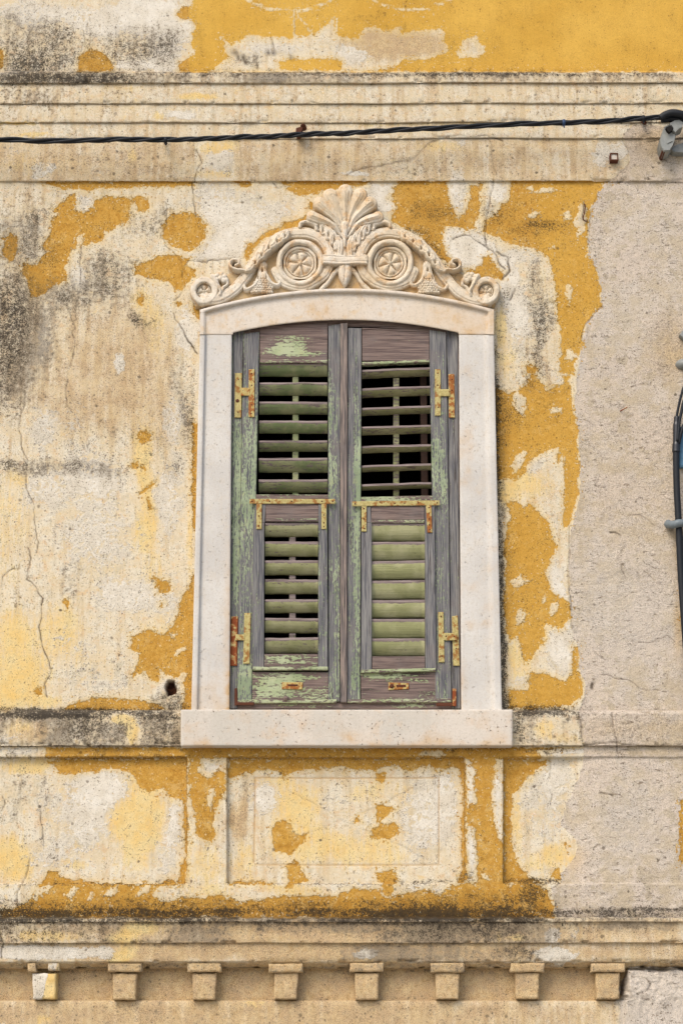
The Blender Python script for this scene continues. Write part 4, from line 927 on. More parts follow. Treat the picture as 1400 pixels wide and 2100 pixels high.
def bud(cx, cy):
    def fn(X, Y):
        x = X-cx; y = Y-cy; S = np.full(X.shape, -5.); H = np.zeros(X.shape)
        for gx, gy, r_ in ((-9,-8,5),(-3,-12,5.5),(4,-12,5.5),(10,-8,5.5),(13,-1,5.5),(2,-5,6),(8,0,6),(-6,-2,5)):
            q = np.hypot(x-gx, y-gy); s = r_-q; h = .014+.012*prof(s, r_)
            m = (s > 0) & (h > H); H = np.where(m, h, H); S = np.maximum(S, s)
        s, h = stroke(x, y, smooth_line([(-14,-8),(-8,2),(-4,12),(2,22),(0,30)], 5), 12, .030, 5, 8, groove=3)
        m = (s > 0) & (h > H); H = np.where(m, h, H); S = np.maximum(S, s)
        s, h = stroke(x, y, smooth_line([(4,22),(8,14),(15,8),(16,0)], 5), 9, .024, 4, 6)
        m = (s > 0) & (h > H); H = np.where(m, h, H); S = np.maximum(S, s)
        H = H-.016*np.exp(-(((x-1)/1.6)**2+((y-6)/2.6)**2))
        return S, H
    return fn
def twice(name, box, fn, mat=CARVE):
    relief(name, box, fn, mat, pediment); relief(name, mbox(box), mir(fn), mat, pediment)
twice('scroll_band', scroll_box, scroll)
def endvol(X, Y):
    q = np.hypot(X-419, Y-596.5); S = np.minimum(q-15.5, 29.5-q)
    return S, .022*(.35+.65*prof(S, 4))
twice('volute_ring', (386, 564, 452, 629), endvol)
twice('volute_ring', (562, 486, 669, 593), ring(615.5, 540, 36, 49.5, .027))
twice('volute_rim', (582, 506, 648, 572), ring(615.5, 540, 28.5, 36.5, .014))
twice('rosette', (585, 509, 645, 570), rosette(615.5, 540, 27, 6, .016))
twice('rosette', (401, 578, 437, 614), rosette(419, 596.5, 14, 5, .012))
twice('acanthus_leaf', (460, 466, 606, 572), leafarm)
twice('curling_leaf', (605, 444, 708, 535), leafin)
relief('leaf_stem', (670, 492, 745, 534), stem, CARVE, pediment)
relief('shell', (618, 374, 798, 514), shell, CARVE, pediment)
relief('strap', (655, 520, 760, 552), strap, CARVE, pediment)
relief('pendant_leaf', (645, 542, 770, 600), pend, CARVE, pediment)
twice('bellflower', (494, 522, 582, 606), bell(538, 562))
twice('grape_cluster', (500, 560, 575, 614), grapes(537, 572))
twice('carved_bud', (430, 550, 475, 612), bud(451, 576))

# ------------------------------------------------------------------ timber boards
def board(name, q, d, th, mat, parent, paint=.3, bev=.0016, step=7, wob=.0006, extra=None):
    """q: four photo corners (top-left, top-right, bottom-right, bottom-left); d: depth of its face"""
    (ax, ay), (bx, by), (cx, cy), (ex, ey) = q
    nu = max(1, int(max(abs(bx-ax), abs(cx-ex))/step)); nv = max(1, int(max(abs(ey-ay), abs(cy-by))/step))
    Lx = max(abs(bx-ax), 1); Ly = max(abs(ey-ay), 1)
    bu = min(.3, 1.0/Lx); bv = min(.3, 1.0/Ly)
    us = np.concatenate([[0], np.linspace(bu, 1-bu, nu+1), [1]]); vs_ = np.concatenate([[0], np.linspace(bv, 1-bv, nv+1), [1]])
    U, V = np.meshgrid(us, vs_)
    PX = (ax*(1-U)+bx*U)*(1-V)+(ex*(1-U)+cx*U)*V; PY = (ay*(1-U)+by*U)*(1-V)+(ey*(1-U)+cy*U)*V
    edge = (U == 0) | (U == 1) | (V == 0) | (V == 1)
    W = unproj(PX, PY, d)
    W[..., 1] += np.where(edge, bev, 0)+wob*fbm(PX, PY, 40, 2, 13)*2
    W[..., 0] += .0012*fbm(PY, PX*.0+ax, 50, 3, 14)*edge
    ny, nx = U.shape; idx = np.arange(ny*nx).reshape(ny, nx)
    loop = np.concatenate([idx[0, :], idx[1:, -1], idx[-1, -2::-1], idx[-2:0:-1, 0]])
    Wf = W.reshape(-1, 3); back = Wf[loop].copy(); back[:, 1] = -d+th
    n0 = len(Wf); nl = len(loop)
    f = [tuple(t) for t in grid_faces(ny, nx)]
    for i in range(nl):
        j = (i+1) % nl; f.append((loop[j], loop[i], n0+i, n0+j))
    f.append(tuple(n0+i for i in range(nl)))
    allp = np.concatenate([Wf, back]); 
    pxs = np.concatenate([PX.ravel(), PX.ravel()[loop]]); pys = np.concatenate([PY.ravel(), PY.ravel()[loop]])
    pa = paint(pxs, pys) if callable(paint) else np.full(len(allp), float(paint))
    return pymesh(name, allp, f, mat, parent, False, {'paint': pa})
def blobs(lst, base):
    def f(x, y):
        r = np.full(x.shape, base)
        X = x+14*fbm(x, y, 30, 3, 61); Y = y+8*fbm(x, y, 20, 3, 62)
        for cx, cy, rx, ry, a in lst:
            r = r+a*np.exp(-(((X-cx)/rx)**2+((Y-cy)/ry)**2)**1.5)
        return r
    return f
DF, DS = .016, .024       # face depth of the fixed frame and of the leaves

# fixed frame in the opening
wf = board('window_frame', [(479,676),(500,671),(500,700),(479,700)], DF+.001, .07, WOODV, facade, .25)
def arch(name, x0, x1, h0, h1, d, th, mat, parent, paint):
    n = 36; xs = np.linspace(x0, x1, n); V_ = []; pa = []
    yt = 655.5+26*((xs-709)/230.)**2
    for (off, dd) in ((0, d-th), (0, d-.001), (1, d), (h0/2, d), (h0, d), (h0+.5, d-.002), (h0+.5, d-th)):
        V_.append(unproj(xs, yt+off, dd))
    W = np.array(V_); 
    return mesh_np(name, W.reshape(-1, 3), grid_faces(W.shape[0], n), mat, parent, {'paint': np.full(W.shape[0]*n, paint)})
arch('head_rail', 478, 940, 14, 14, DF-.002, .06, WOODH, wf, .12)
gl = blobs([(488,1120,14,220,.5),(486,930,14,120,.25),(478,1330,12,50,.1)], .18)
board('frame_post', [(478,684),(499,676),(487,1453),(471,1453)], DF, .06, WOODV, wf, gl)
board('frame_post', [(915,672),(938,679),(943,1453),(926,1453)], DF, .06, WOODV, wf, .12)
board('frame_edge', [(938,680),(941,681),(946,1453),(943,1453)], DF-.006, .06, WOODR, wf, -.2)
board('frame_edge', [(474,684),(478,684),(471,1453),(467,1453)], DF-.004, .06, WOODV, wf, .75)
board('bottom_rail', [(487,1440),(926,1440),(926,1454),(487,1454)], DF-.004, .06, WOODH, wf, blobs([(600,1446,60,6,.3),(850,1446,60,6,.35)], .15))

def slat(name, x0, x1, ytl, ytr, yb, parent, mat, dfo, dba, thick=.011, seed=0, paint=.8):
    n = 14; xs = np.linspace(x0, x1, n); t = (xs-x0)/(x1-x0); yt = ytl+(ytr-ytl)*t
    ybb = yb+(ytr-ytl)*t
    rs = random.Random(seed*11+3); dfo += rs.uniform(-.0025, .0015); dba += rs.uniform(-.004, .003); ybb = ybb+rs.uniform(-1.2, 1.2)+rs.uniform(-1, 1)*t; yt = yt+rs.uniform(-.8, .8)*(t-.5)
    secs = []; pt = []
    top = unproj(xs, yt, dfo); bot = unproj(xs, ybb, dba)
    nz = .0035*fbm(xs, xs*0+seed*13.7, 24, 4, 5)
    m = 9
    for k in range(m):       # face from nosing edge down to the inner lower edge, bulging outwards
        s_ = k/(m-1); a = np.stack([xs*0+top[:, 0]*(1-s_)+bot[:, 0]*s_, top[:, 1]*(1-s_)+bot[:, 1]*s_, (top[:, 2]-.009)*(1-s_)+bot[:, 2]*s_], -1)
        bul = .0055*math.sin(math.pi*s_); a[:, 1] -= bul; a[:, 2] -= bul*.2
        secs.append(a); pt.append(paint if s_ > .05 else .25)
    up = bot.copy(); up[:, 2] += .004; up[:, 1] += thick*.9; secs.append(up); pt.append(.3)
    bk = top.copy(); bk[:, 1] += thick; bk[:, 2] -= .001; secs.append(bk); pt.append(.1)
    nt = top.copy(); nt[:, 1] += .002; secs.append(nt); pt.append(.05)
    nf = top.copy(); nf[:, 2] -= .0015; secs.append(nf); pt.append(.05)
    W = np.array(secs); W[..., 2] += nz[None]
    W = np.concatenate([W, W[:1]], 0); pt = pt+[.1]
    mm = W.shape[0]
    V_ = W.reshape(-1, 3); f = [tuple(q) for q in grid_faces(mm, n)]
    f.append(tuple(i*n for i in range(mm-1))); f.append(tuple(i*n+n-1 for i in range(mm-2, -1, -1)))
    o = pymesh(name, V_, f, mat, parent, False, {'paint': np.repeat(np.array(pt), n)+.25*np.tile(fbm(xs, xs*0+seed*3.3, 30, 2, 9), mm)})
    for p in o.data.polygons[:8*(n-1)]: p.use_smooth = True
    return o
def hinge(parent, plates, name='hinge', mat=IRON, mat2=IRON):
    h = None
    for i, (q, dd) in enumerate(plates):
        o = board(name if i == 0 else ('hinge_plate' if i == 1 else 'hinge_knuckle'), q, dd, .006, mat if i != 1 else mat2, h or parent, 0, .001, 5)
        if h is None: h = o
    return h
def rect(x0, y0, x1, y1): return [(x0, y0), (x1, y0), (x1, y1), (x0, y1)]
def knob(name, px, py, d, r, mat, parent, flat=.6):
    c = unproj(px, py, d); V_ = []; f = []; nr, ns = 5, 12
    for i in range(nr+1):
        a = math.pi/2*i/nr
        for j in range(ns):
            b = 2*math.pi*j/ns; V_.append((c[0]+r*M*math.cos(a)*math.cos(b), c[1]-r*M*flat*math.sin(a), c[2]+r*M*math.cos(a)*math.sin(b)))
    for i in range(nr):
        for j in range(ns): f.append((i*ns+j, i*ns+(j+1) % ns, (i+1)*ns+(j+1) % ns, (i+1)*ns+j))
    return pymesh(name, V_, f, mat, parent, True, {'paint': [0]*len(V_)})
SCREW = [None]
def screws(parent, pts, d):
    for px, py in pts:
        c = unproj(px, py, d)
        if SCREW[0] is None:
            V_ = [(0, -.0015, 0)]+[(.0033*math.cos(j*math.pi/4), .0005, .0033*math.sin(j*math.pi/4)) for j in range(8)]
            o = pymesh('screw_head', V_, [(0, 1+j, 1+(j+1) % 8) for j in range(8)], RUSTD, parent); SCREW[0] = o
        else:
            o = SCREW[0].copy(); COL.objects.link(o); o.parent = parent
        o.location = c.tolist()

# ---- left leaf
leafL = board('shutter', [(500,684),(532,680),(516,1438),(486,1441)], DS, .035, WOODV, facade, blobs([(512,950,24,120,.22),(505,1110,24,140,.16),(505,1400,20,50,.3),(520,1180,14,60,-.1),(510,720,24,50,-.2)], .38))
leafL['label'] = 'left shutter leaf, half open slats above a small lower flap with more green paint left'
b_ = board('top_rail', [(532,669),(672,661),(671,741),(533,741)], DS-.005, .03, WOODH, leafL, blobs([(600,710,40,26,.75),(560,720,30,12,.35),(640,725,50,6,.3),(600,740,80,3,.5)], .05), step=4)
board('rail_edge', [(533,738.5),(671,738.5),(671,744),(533,744)], DS-.001, .03, WOODH, leafL, .5)
board('meeting_stile', [(673,668),(698,664),(697,1438),(673,1438)], DS-.001, .034, WOODV, leafL, blobs([(680,900,10,120,.25),(690,1250,14,200,.2),(676,1000,8,60,.2)], .27))
board('lock_rail', [(525,1014),(673,1014),(673,1038),(523,1038)], DS-.002, .03, WOODH, leafL, .35)
board('bottom_rail', [(518,1378),(673,1378),(673,1434),(517,1436)], DS-.002, .03, WOODH, leafL, blobs([(585,1390,60,10,.45),(560,1415,40,18,.4),(640,1425,40,14,.3),(640,1400,30,8,-.2)], .3), step=4)
board('drip_edge', [(487,1435),(690,1434),(690,1441),(487,1442)], DS+.003, .03, WOODH, leafL, .6)
for k, (a, b) in enumerate(((744,773),(784,811),(823.6,850),(862.5,888),(903,927),(939,969),(983,1012))):
    slat('louvre', 532.5-k*.3, 671, a, a, b, leafL, SLATG, .012, -.034, seed=k, paint=.72)
board('tilt_rod', rect(600, 765, 612, 1014), -.034, .012, SLATG, leafL, .7)
hinge(leafL, [(rect(510,757,522,855), DS+.006), ([(482,765),(496,765),(495,856),(481,856)], DF+.007), (rect(494,795,512,811), DS+.008)], mat=IRONR)
screws(leafL, [(516,766),(516,790),(516,830),(515,848),(489,778),(488,845)], DS+.0065)
knob('rust_hole', 487, 822, DF+.0065, 4, RUSTD, leafL, .3)
hinge(leafL, [([(501,1257),(514,1257),(512,1361),(499,1361)], DS+.006), ([(474,1264),(488,1264),(486,1365),(471,1365)], DF+.007), (rect(483,1301,502,1313), DS+.008)], mat=IRON, mat2=RUST)
fl = board('flap_frame', [(519,1072),(542,1072),(541,1372),(518,1372)], DS+.012, .022, WOODV, leafL, blobs([(525,1300,14,80,.15)], .15))
fl['label'] = 'grey upright of the lower left flap'
board('flap_stile', [(653,1034),(671,1034),(672,1372),(652,1372)], DS+.012, .022, WOODV, leafL, .3)
board('flap_stile', [(524,1034),(545,1034),(543,1072),(521,1072)], DS+.0115, .022, WOODV, leafL, .15)
board('flap_rail', rect(545,1035,653,1063), DS+.011, .022, WOODH, leafL, .02)
board('flap_rail', [(545,1063),(653,1063),(653,1069),(545,1069)], DS+.013, .022, WOODH, leafL, .42)
board('flap_rail', rect(542,1341,652,1367), DS+.011, .022, WOODH, leafL, blobs([(600,1350,60,8,.35)], .32), step=4)
board('flap_rail', rect(519,1367,672,1374), DS+.014, .022, WOODH, leafL, .65)
for k, (a, b) in enumerate(((1072,1102),(1110,1140),(1149,1180),(1187.5,1219),(1229,1258.5),(1267,1299),(1308,1341))):
    slat('flap_louvre', 543.5, 652, a, a+(.8 if k % 2 else -.5), b, leafL, SLATM, DS+.004, -.012, seed=20+k, paint=.85)
board('tilt_rod', rect(593, 1090, 606, 1340), -.013, .012, SLATG, leafL, .3)
st_ = board('strap_iron', [(512,1023),(687,1023),(687,1033),(512,1033)], DS+.017, .004, IRON, leafL, 0)
board('strap_iron', rect(526,1033,537,1085), DS+.017, .004, IRON, leafL, 0)
board('strap_iron', rect(659,1033,669.5,1085), DS+.017, .004, IRON, leafL, 0)
screws(leafL, [(553,1028),(598,1028),(660,1028),(682,1028),(531,1058),(531,1078),(664,1056),(664,1072),(664,1080),(517,1028)], DS+.018)
pl_ = board('pull_plate', [(578,1399),(621,1399),(620,1414),(578,1413)], DS+.003, .004, IRONR, leafL, 0)
board('pull_slot', rect(590,1403,611,1407), DS+.0045, .003, RUSTD, leafL, 0)
knob('ring_stud', 586, 1432, DS+.004, 5.5, WOODH, leafL, .7)
board('corner_iron', [(481,1412),(486,1410),(488,1446),(481,1447)], DS+.004, .004, RUSTD, leafL, 0)
board('corner_iron', [(487,1440),(521,1440),(521,1446),(487,1446)], DS+.0055, .004, RUSTD, leafL, 0)

# ---- astragal + right leaf
leafR = board('shutter', [(880,676),(914,681),(925,1438),(893,1438)], DS, .035, WOODV, facade, blobs([(900,950,18,90,.3),(905,1200,16,160,.1),(910,1420,12,30,.1)], .28))
leafR['label'] = 'right shutter leaf, wide gaps between upper slats above a small flap with closed pale green slats'
board('astragal', [(698,663),(712,662),(711,1440),(698,1440)], DS+.010, .03, WOODR, leafR, blobs([(703,760,8,60,.15),(700,1300,5,120,.15)], .0))
board('meeting_stile', [(713,672),(741,673),(738,1440),(711.5,1440)], DS, .034, WOODV, leafR, blobs([(737,960,8,120,.4),(732,1150,10,200,.35),(730,1400,14,50,.3),(715,800,6,100,-.2)], .27))
board('top_rail', [(742,674),(880,680),(880,740),(742,740)], DS-.005, .03, WOODH, leafR, blobs([(825,725,14,8,.3)], .0), step=4)
board('rail_edge', [(742,742),(880,737),(880,742),(742,748)], DS-.001, .03, WOODH, leafR, .6)
board('top_fillet', [(742,672),(880,678),(880,681),(742,675)], DS-.002, .03, WOODH, leafR, -.1)
board('lock_rail', [(739,1019),(889,1016),(889,1042),(738,1042)], DS-.002, .03, WOODH, leafR, blobs([(780,1023,60,5,.4)], .35))
board('bottom_rail', [(740,1378),(896,1378),(896,1434),(740,1434)], DS-.002, .03, WOODH, leafR, blobs([(780,1386,50,7,.7),(850,1395,30,8,.25),(870,1425,40,8,.3)], .08), step=4)
board('drip_edge', [(712,1434),(925,1432),(925,1440),(712,1441)], DS+.003, .03, WOODH, leafR, .5)
for k, (a, b) in enumerate(((758,777),(796,816),(836,852.5),(875,892),(914.5,930),(954,969),(992.5,1007))):
    slat('louvre', 742, 882+k*.3, a, a-5+k*.2, b, leafR, SLATM, .012, -.040, seed=40+k, paint=.7)
board('tilt_rod', rect(806, 775, 818, 1019), -.036, .012, SLATM, leafR, .55)
hinge(leafR, [(rect(891.5,757,903,852), DS+.006), ([(919,767),(931,767),(932,856),(920,856)], DF+.007), (rect(902,798,921,812), DS+.008)], mat=IRON, mat2=IRONR)
screws(leafR, [(897,766),(897,790),(898,835),(926,778),(926,800),(926,845)], DS+.0065)
hinge(leafR, [([(898,1255),(909,1255),(911,1358),(899,1358)], DS+.006), ([(926,1264),(938,1262),(942,1365),(929,1365)], DF+.007), (rect(909,1298,936,1313), DS+.008)], mat=IRON, mat2=IRON)
screws(leafR, [(904,1264),(905,1345),(914,1305),(931,1305),(935,1330)], DS+.009)
board('flap_frame', [(741,1072),(762,1072),(762,1374),(740,1374)], DS+.012, .022, WOODV, leafR, .08)
board('flap_stile', [(871,1038),(890,1038),(894,1371),(872,1371)], DS+.012, .022, WOODV, leafR, .0)
board('flap_stile', [(741,1038),(760,1038),(761,1072),(741,1072)], DS+.0115, .022, WOODV, leafR, .1)
board('flap_rail', rect(761,1040,870,1066), DS+.011, .022, WOODH, leafR, .02)
board('flap_rail', rect(761,1066,870,1072), DS+.013, .022, WOODH, leafR, .42)
board('flap_rail', rect(763,1346,871,1372), DS+.011, .022, WOODH, leafR, .12)
board('flap_rail', [(740,1373),(893,1370),(893,1376),(740,1380)], DS+.013, .022, WOODH, leafR, .6)
for k, (a, b) in enumerate(((1073,1110),(1111.5,1149),(1150.5,1189),(1190.5,1229),(1230.5,1267),(1269.5,1308),(1309.5,1346))):
    slat('flap_louvre', 761.5, 870.5, a, a-1, b+1.5, leafR, SLATM, DS+.004, -.008, seed=60+k, paint=1.05)
board('strap_iron', [(722,1028),(901,1026),(901,1036),(722,1038)], DS+.017, .004, IRON, leafR, 0)
board('strap_iron', rect(741,1038,751.5,1090), DS+.017, .004, IRON, leafR, 0)
board('strap_iron', [(873,1036),(884,1036),(886,1092),(876,1092)], DS+.017, .004, IRONR, leafR, 0)
screws(leafR, [(728,1033),(809,1032),(829,1032),(857,1031),(896,1031),(746,1043),(746,1064),(747,1084),(879,1041),(879,1052),(880,1064),(880,1076),(881,1086)], DS+.018)
board('pull_plate', [(796,1399),(838,1401),(838,1413),(796,1415)], DS+.003, .004, IRONR, leafR, 0)
knob('pull_knob', 803, 1407, DS+.004, 4.5, RUSTD, leafR, .5)
board('pull_slot', rect(812,1404,832,1409), DS+.0045, .003, RUSTD, leafR, 0)
board('corner_iron', [(927,1412),(935,1412),(935,1448),(927,1448)], DS+.004, .004, RUST, leafR, 0)
board('corner_iron', [(894,1441),(927,1441),(927,1448),(894,1448)], DS+.0055, .004, RUSTD, leafR, 0)

# room behind the shutters, with the timber of the inner casement
def boxw(name, x0, x1, y0, y1, z0, z1, mat, parent=None, inward=False, skip=()):
    V_ = [(x, y, z) for z in (z0, z1) for y in (y0, y1) for x in (x0, x1)]
    F_ = {'b': (0, 2, 3, 1), 't': (4, 5, 7, 6), 'f': (0, 1, 5, 4), 'k': (2, 6, 7, 3), 'l': (0, 4, 6, 2), 'r': (1, 3, 7, 5)}
    return pymesh(name, V_, [v for k, v in F_.items() if k not in skip], mat, parent)
pa, pb2 = unproj(440, 1500, 0), unproj(980, 640, 0)
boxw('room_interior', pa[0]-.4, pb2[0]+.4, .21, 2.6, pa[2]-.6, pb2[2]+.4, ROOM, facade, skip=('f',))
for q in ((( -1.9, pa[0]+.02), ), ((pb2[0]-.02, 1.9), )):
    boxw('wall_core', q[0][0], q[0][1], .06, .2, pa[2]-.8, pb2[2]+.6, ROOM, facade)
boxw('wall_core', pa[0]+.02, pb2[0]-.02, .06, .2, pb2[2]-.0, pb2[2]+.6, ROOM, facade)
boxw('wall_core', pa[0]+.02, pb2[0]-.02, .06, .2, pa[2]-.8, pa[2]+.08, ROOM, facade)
cs = boxw('casement', unproj(862, 900, -.13)[0], unproj(875, 900, -.13)[0], .10, .15, pa[2]+.1, pb2[2]-.02, BROWNW, facade)
boxw('casement_stile', unproj(500, 900, -.13)[0], unproj(516, 900, -.13)[0], .10, .15, pa[2]+.1, pb2[2]-.02, BROWNW, cs)

# ------------------------------------------------------------------ fittings on the wall
def tube(path, radii, ns=10):
    path = np.array(path, float); n = len(path); V_ = []; f = []
    tan = np.gradient(path, axis=0); tan /= np.linalg.norm(tan, axis=1)[:, None]+1e-9
    ref = np.array([0, 1.0, 0]); 
    for i in range(n):
        a = np.cross(tan[i], ref); a /= np.linalg.norm(a)+1e-9; b = np.cross(tan[i], a)
        for j in range(ns):
            th = 2*math.pi*j/ns; V_.append(path[i]+radii[i]*(math.cos(th)*a+math.sin(th)*b))
    for i in range(n-1):
        for j in range(ns): f.append((i*ns+j, i*ns+(j+1) % ns, (i+1)*ns+(j+1) % ns, (i+1)*ns+j))
    f.append(tuple(range(ns-1, -1, -1))); f.append(tuple((n-1)*ns+j for j in range(ns)))
    return V_, f
def pxpath(pts, d, n=8):
    sp = smooth_line(pts, n); return [unproj(p[0], p[1], p[2] if len(p) > 2 else d) for p in sp]
def tubes(name, specs, mat, parent=None, ns=10):
    V_, F_ = [], []
    for path, rad in specs:
        v, f = tube(path, rad if hasattr(rad, '__len__') else [rad]*len(path), ns); b = len(V_)
        V_ += [tuple(q) for q in v]; F_ += [tuple(i+b for i in ff) for ff in f]
    return pymesh(name, V_, F_, mat, parent, True)
# twisted cable across the cornice
cl = smooth_line([(-420,292),(-200,288),(0,286),(60,289),(110,290),(200,287),(260,285),(340,287),(450,283),(540,280),(600,277),(700,273),(800,268),(900,262),(1000,257.5),(1100,253.5),(1155,251.5),(1260,247),(1310,243.5),(1360,240.5)], 14)
cl = [p for p in cl]
cp = np.array([unproj(p[0], p[1], .115) for p in cl])
cable = bpy.data.objects.new('twisted_cable', None); COL.objects.link(cable); cable.location = cp[0].tolist()
setp(cable, 'black twisted cable running across the cornice above the window', 'cable')
off = -cp[0]
acc = np.concatenate([[0], np.cumsum(np.linalg.norm(np.diff(cp, axis=0), axis=1))])
for k in range(3):
    tw = acc/.30*2*math.pi + k*2*math.pi/3 + 2.2*np.sin(acc*3.1)
    lo = .0058*(1+.55*np.maximum(0, np.sin(acc*5.3+k*1.9)))
    p = cp+off; p = p + np.stack([0*tw, lo*np.sin(tw), lo*np.cos(tw)], -1)
    v, f = tube(p, [.0060]*len(p), 8)
    pymesh('strand', v, f, BLACKC, cable, True)
for px_, py_, m_ in ((1155,251.5,BLUET),(340,287.5,BLACKC),(1318,243,BLACKC)):
    c0 = unproj(px_, py_, .115)-cp[0]
    v, f = tube([c0+[-.006, 0, 0], c0+[-.004, 0, 0], c0+[.004, 0, 0], c0+[.006, 0, 0]], [.0125, .0145, .0145, .0125], 12)
    tie = pymesh('cable_tie', v, f, m_, cable, True)
    v, f = tube([c0+[0, 0, -.010], c0+[.001, -.002, -.024]], [.004, .003], 6); pymesh('tie_tail', v, f, m_, tie, True)
# thick black loop and grey clamp at the right
lp = pxpath([(1352,243,.12),(1362,236,.125),(1376,231.5,.13),(1392,233,.13),(1410,239,.12),(1440,244,.10),(1500,246,.1)], 0)
loop = tubes('cable_splice', [(lp, [.011]+[.016]*(len(lp)-2)+[.012]), (pxpath([(1356,246,.105),(1372,244,.10),(1392,245,.10),(1420,252,.09),(1500,262,.09)], 0), .014)], BLACKC)
setp(loop, 'thick black cable splice bulging above the grey clamp', 'cable')
def prism(name, pts, d0, d1, mat, parent=None, bev=.003):
    a = np.array([unproj(x, y, d1) for x, y in pts]); n = len(a); c = a.mean(0)
    f0 = c+(a-c)*.93; f0[:, 1] = -d1; mid = a.copy(); mid[:, 1] = -d1+bev; bk = a.copy(); bk[:, 1] = -d0
    V_ = np.concatenate([f0, mid, bk]); F_ = [tuple(range(n))]
    for i in range(n):
        j = (i+1) % n; F_.append((i, n+i, n+j, j)); F_.append((n+i, 2*n+i, 2*n+j, n+j))
    F_.append(tuple(range(3*n-1, 2*n-1, -1)))
    return pymesh(name, V_, F_, mat, parent)
cz = bpy.data.objects.new('anchor_clamp', None); COL.objects.link(cz)
setp(cz, 'grey metal wedge clamp holding the cable at the upper right', 'clamp')
prism('clamp_body', [(1358,266),(1363,258),(1372,254),(1383,262),(1386,270),(1383,286),(1378,300),(1372,309),(1360,310),(1354,300),(1352,288)], .02, .10, GREYM, cz, .006)
prism('clamp_arm', [(1372,252),(1382,246),(1392,245),(1400,250),(1399,260),(1390,265),(1384,272),(1374,264)], .05, .115, GREYM, cz, .008)
prism('clamp_slot_shade', [(1364,261),(1371,258),(1376,256),(1380,263),(1377,267),(1372,271),(1368,268)], .09, .1205, SLOTSHADE, cz, .001)  # solid black block, paints the shade of the opening onto the clamp
prism('clamp_rib', [(1366,292),(1377,287),(1378,289),(1367,294)], .09, .104, GREYM, cz, .001)
prism('clamp_foot', [(1356,306),(1364,309),(1362,313),(1357,311)], .01, .09, RUSTD, cz, .002)
prism('clamp_link', [(1376,302),(1386,296),(1400,292),(1440,288),(1440,310),(1400,313),(1380,312),(1375,308)], .01, .05, GREYM, cz, .008)

# vertical cables at the right edge
vc = bpy.data.objects.new('vertical_cable', None); COL.objects.link(vc)
setp(vc, 'thick dark cable running down the right edge of the rough plaster', 'cable')
tubes('cable_sheath', [(pxpath([(1386,905),(1385.5,925),(1385.5,960),(1387,1010),(1390,1065),(1392,1110),(1394,1160),(1398,1220),(1403,1290),(1409,1380),(1414,1480),(1418,1600)], .045), .0138)], BLACKC, vc, 14)
tubes('upper_strand', [(pxpath([(1440,700),(1420,745),(1404,785),(1396,810),(1390,835),(1386,860),(1385,905)], .05), .0055)], BLACKC, vc)
tubes('upper_strand', [(pxpath([(1440,760),(1415,790),(1402,820),(1396,845),(1392,865),(1388,905)], .06), .0065)], BLACKC, vc)
tubes('upper_strand', [(pxpath([(1450,800),(1424,840),(1404,868),(1396,885),(1390,910)], .055), .008)], BLACKC, vc)
tubes('tape_wrap', [(pxpath([(1387,855),(1386,870),(1386,900),(1385.5,920),(1385.5,927)], .046), [.012]*8+[.0145]*12+[.0165]*8+[.0168]*5)], TAPE, vc, 14)
ss = bpy.data.objects.new('cable_saddle', None); COL.objects.link(ss)
setp(ss, 'grey plastic saddle strapping the thick dark cable to the plaster', 'cable clip')
tubes('saddle_strap', [(pxpath([(1368,1075,.012),(1372,1075.5,.03),(1380,1076,.055),(1390,1073,.066),(1400,1073,.06),(1412,1075,.03),(1418,1075,.012)], 0), .0165)], GREYP, ss, 12)
tubes('saddle_foot', [(pxpath([(1369,1069,.015),(1369,1075,.02),(1369,1082,.015)], 0), .011)], GREYP, ss, 10)
bc = tubes('blue_cable', [(pxpath([(1404,1085),(1403,1140),(1405,1200),(1408,1280),(1414,1400)], .03), .010)], BLUET)
setp(bc, 'thin dark blue cable behind the thick cable below the saddle', 'cable')
bp = prism('blue_plate', [(1391,875),(1470,872),(1470,957),(1391,957)], .0, .028, BLUEP, None, .003)
setp(bp, 'pale blue plate on the wall behind the taped cable', 'plate')
gi = bpy.data.objects.new('grey_insulator', None); COL.objects.link(gi); setp(gi, 'grey rounded wall bracket just above the curving cable ends', 'bracket')
def ellip(name, px, py, rx, ry, d, dep, mat, parent):
    c = unproj(px, py, d); V_ = []; f = []; nr, ns = 8, 20
    for i in range(nr+1):
        a = math.pi/2*i/nr
        for j in range(ns):
            b = 2*math.pi*j/ns; V_.append((c[0]+rx*M*math.cos(a)*math.cos(b), c[1]-dep*math.sin(a), c[2]+ry*M*math.cos(a)*math.sin(b)))
    for i in range(nr):
        for j in range(ns): f.append((i*ns+j, i*ns+(j+1) % ns, (i+1)*ns+(j+1) % ns, (i+1)*ns+j))
    return pymesh(name, V_, f, mat, parent, True)
ellip('bracket_cap', 1402, 748, 19, 12, .0, .035, GREYM, gi)
prism('bracket_tab', [(1392,686),(1400,676),(1424,672),(1424,700),(1402,695)], 0, .03, GREYM, gi, .004)

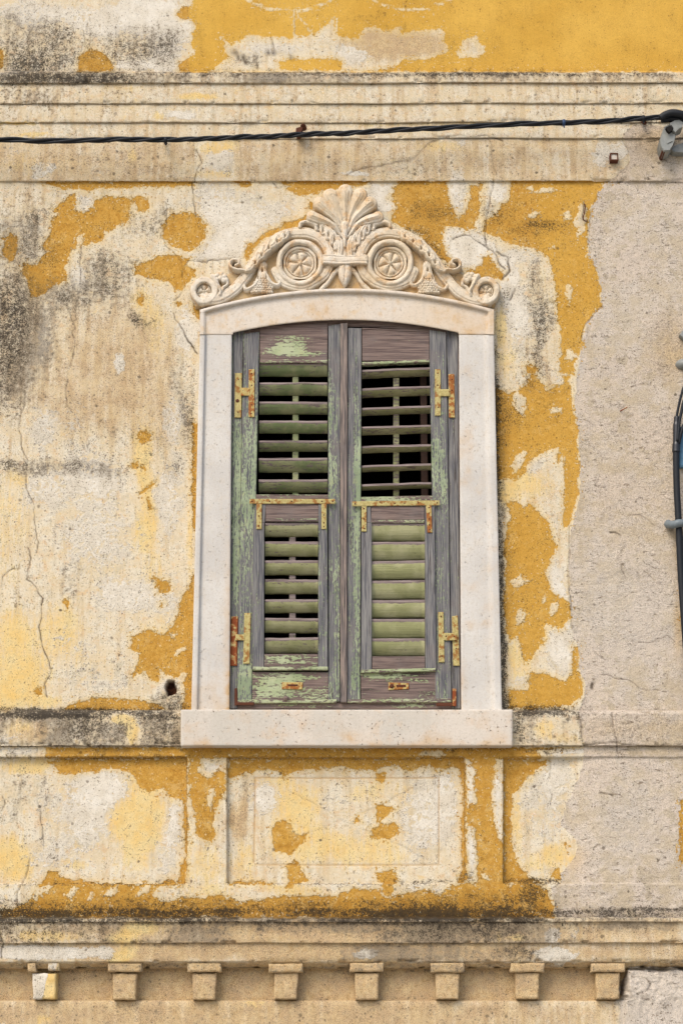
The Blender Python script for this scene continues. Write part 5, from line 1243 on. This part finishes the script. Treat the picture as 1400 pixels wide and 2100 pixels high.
# rusty bits
rb = bpy.data.objects.new('rusty_bracket', None); COL.objects.link(rb); setp(rb, 'small rusty iron stub sticking up behind the cable', 'bracket')
prism('stub', [(607,262),(614,260),(621,260),(619,267),(616,273),(609,274),(606,269)], .02, .075, RUSTD, rb, .004)
ellip('stub_head', 622, 264, 7.5, 5.5, .04, .045, RUSTD, rb)
rn = tubes('rusty_stub', [(pxpath([(338,290,.02),(339,293,.08),(341,294.5,.10)], 0), .006)], RUSTD); setp(rn, 'tiny rusty peg under the cable above the left part of the frieze', 'peg')
rn = tubes('rusty_stub', [(pxpath([(1317,247,.02),(1318,250,.08),(1321,252,.10)], 0), .009)], RUSTD); setp(rn, 'tiny dark peg under the cable close to the grey clamp', 'peg')
tb = bpy.data.objects.new('square_tube', None); COL.objects.link(tb); setp(tb, 'cut off rusty square steel tube in the frieze beside the rough plaster', 'tube')
def sqtube(cx, cy, s, w, d0, d1):
    V_ = []; F_ = []
    for dd in (d0, d1):
        for r_ in (s, s-w):
            for sx_, sy_ in ((-1, -1), (1, -1), (1, 1), (-1, 1)): 
                p = unproj(cx, cy, d1); V_.append((p[0]+sx_*r_*M, -dd, p[2]+sy_*r_*M))
    for i in range(4):
        j = (i+1) % 4
        F_ += [(8+i, 8+j, 12+j, 12+i), (i, j, 8+j, 8+i), (4+i, 12+i, 12+j, 4+j)]
    return V_, F_
v, f = sqtube(1258.5, 321, 8.5, 2.2, .0, .045); pymesh('tube_wall', v, f, RUSTD, tb)
pymesh('tube_plug', [unproj(1258.5+a, 321+b, .040) for a, b in ((-6.4,-6.4),(6.4,-6.4),(6.4,6.4),(-6.4,6.4))], [(0, 1, 2, 3)], SILLST, tb, attrs={'st': [0]*4, 'dk': [0]*4})
wr = tubes('wire_hook', [(pxpath([(1197,419,.0),(1199,421,.012),(1198,435,.016),(1195,447,.014),(1198,453,.012),(1203,453,.002)], 0), .0024)], RUSTD); setp(wr, 'short bent dark wire beside the edge of the rough plaster', 'wire')
wr = tubes('nail', [(pxpath([(1271,843,.0),(1278,839,.02),(1285,835,.025)], 0), .0022)], RUST); setp(wr, 'thin rusty nail slanting from the rough plaster', 'nail')

# ------------------------------------------------------------------ street below (outside the frame, bounces light)
gr = boxw('street', -40, 40, -60, .3, -.2, 0, STREET); setp(gr, kind='structure')
lw = unproj(700, 2515, .032)
pl = pymesh('lower_wall', [(-6, -.03, 0), (6, -.03, 0), (6, -.03, float(lw[2])), (-6, -.03, float(lw[2]))], [(0, 1, 2, 3)], PLASTER, facade, attrs={k: [.6 if k == 't' else (-3 if k in ('och', 'cem') else 0)]*4 for k in ('w','y','t','d','s','g','b','och','cem','cr','inc','hole')})
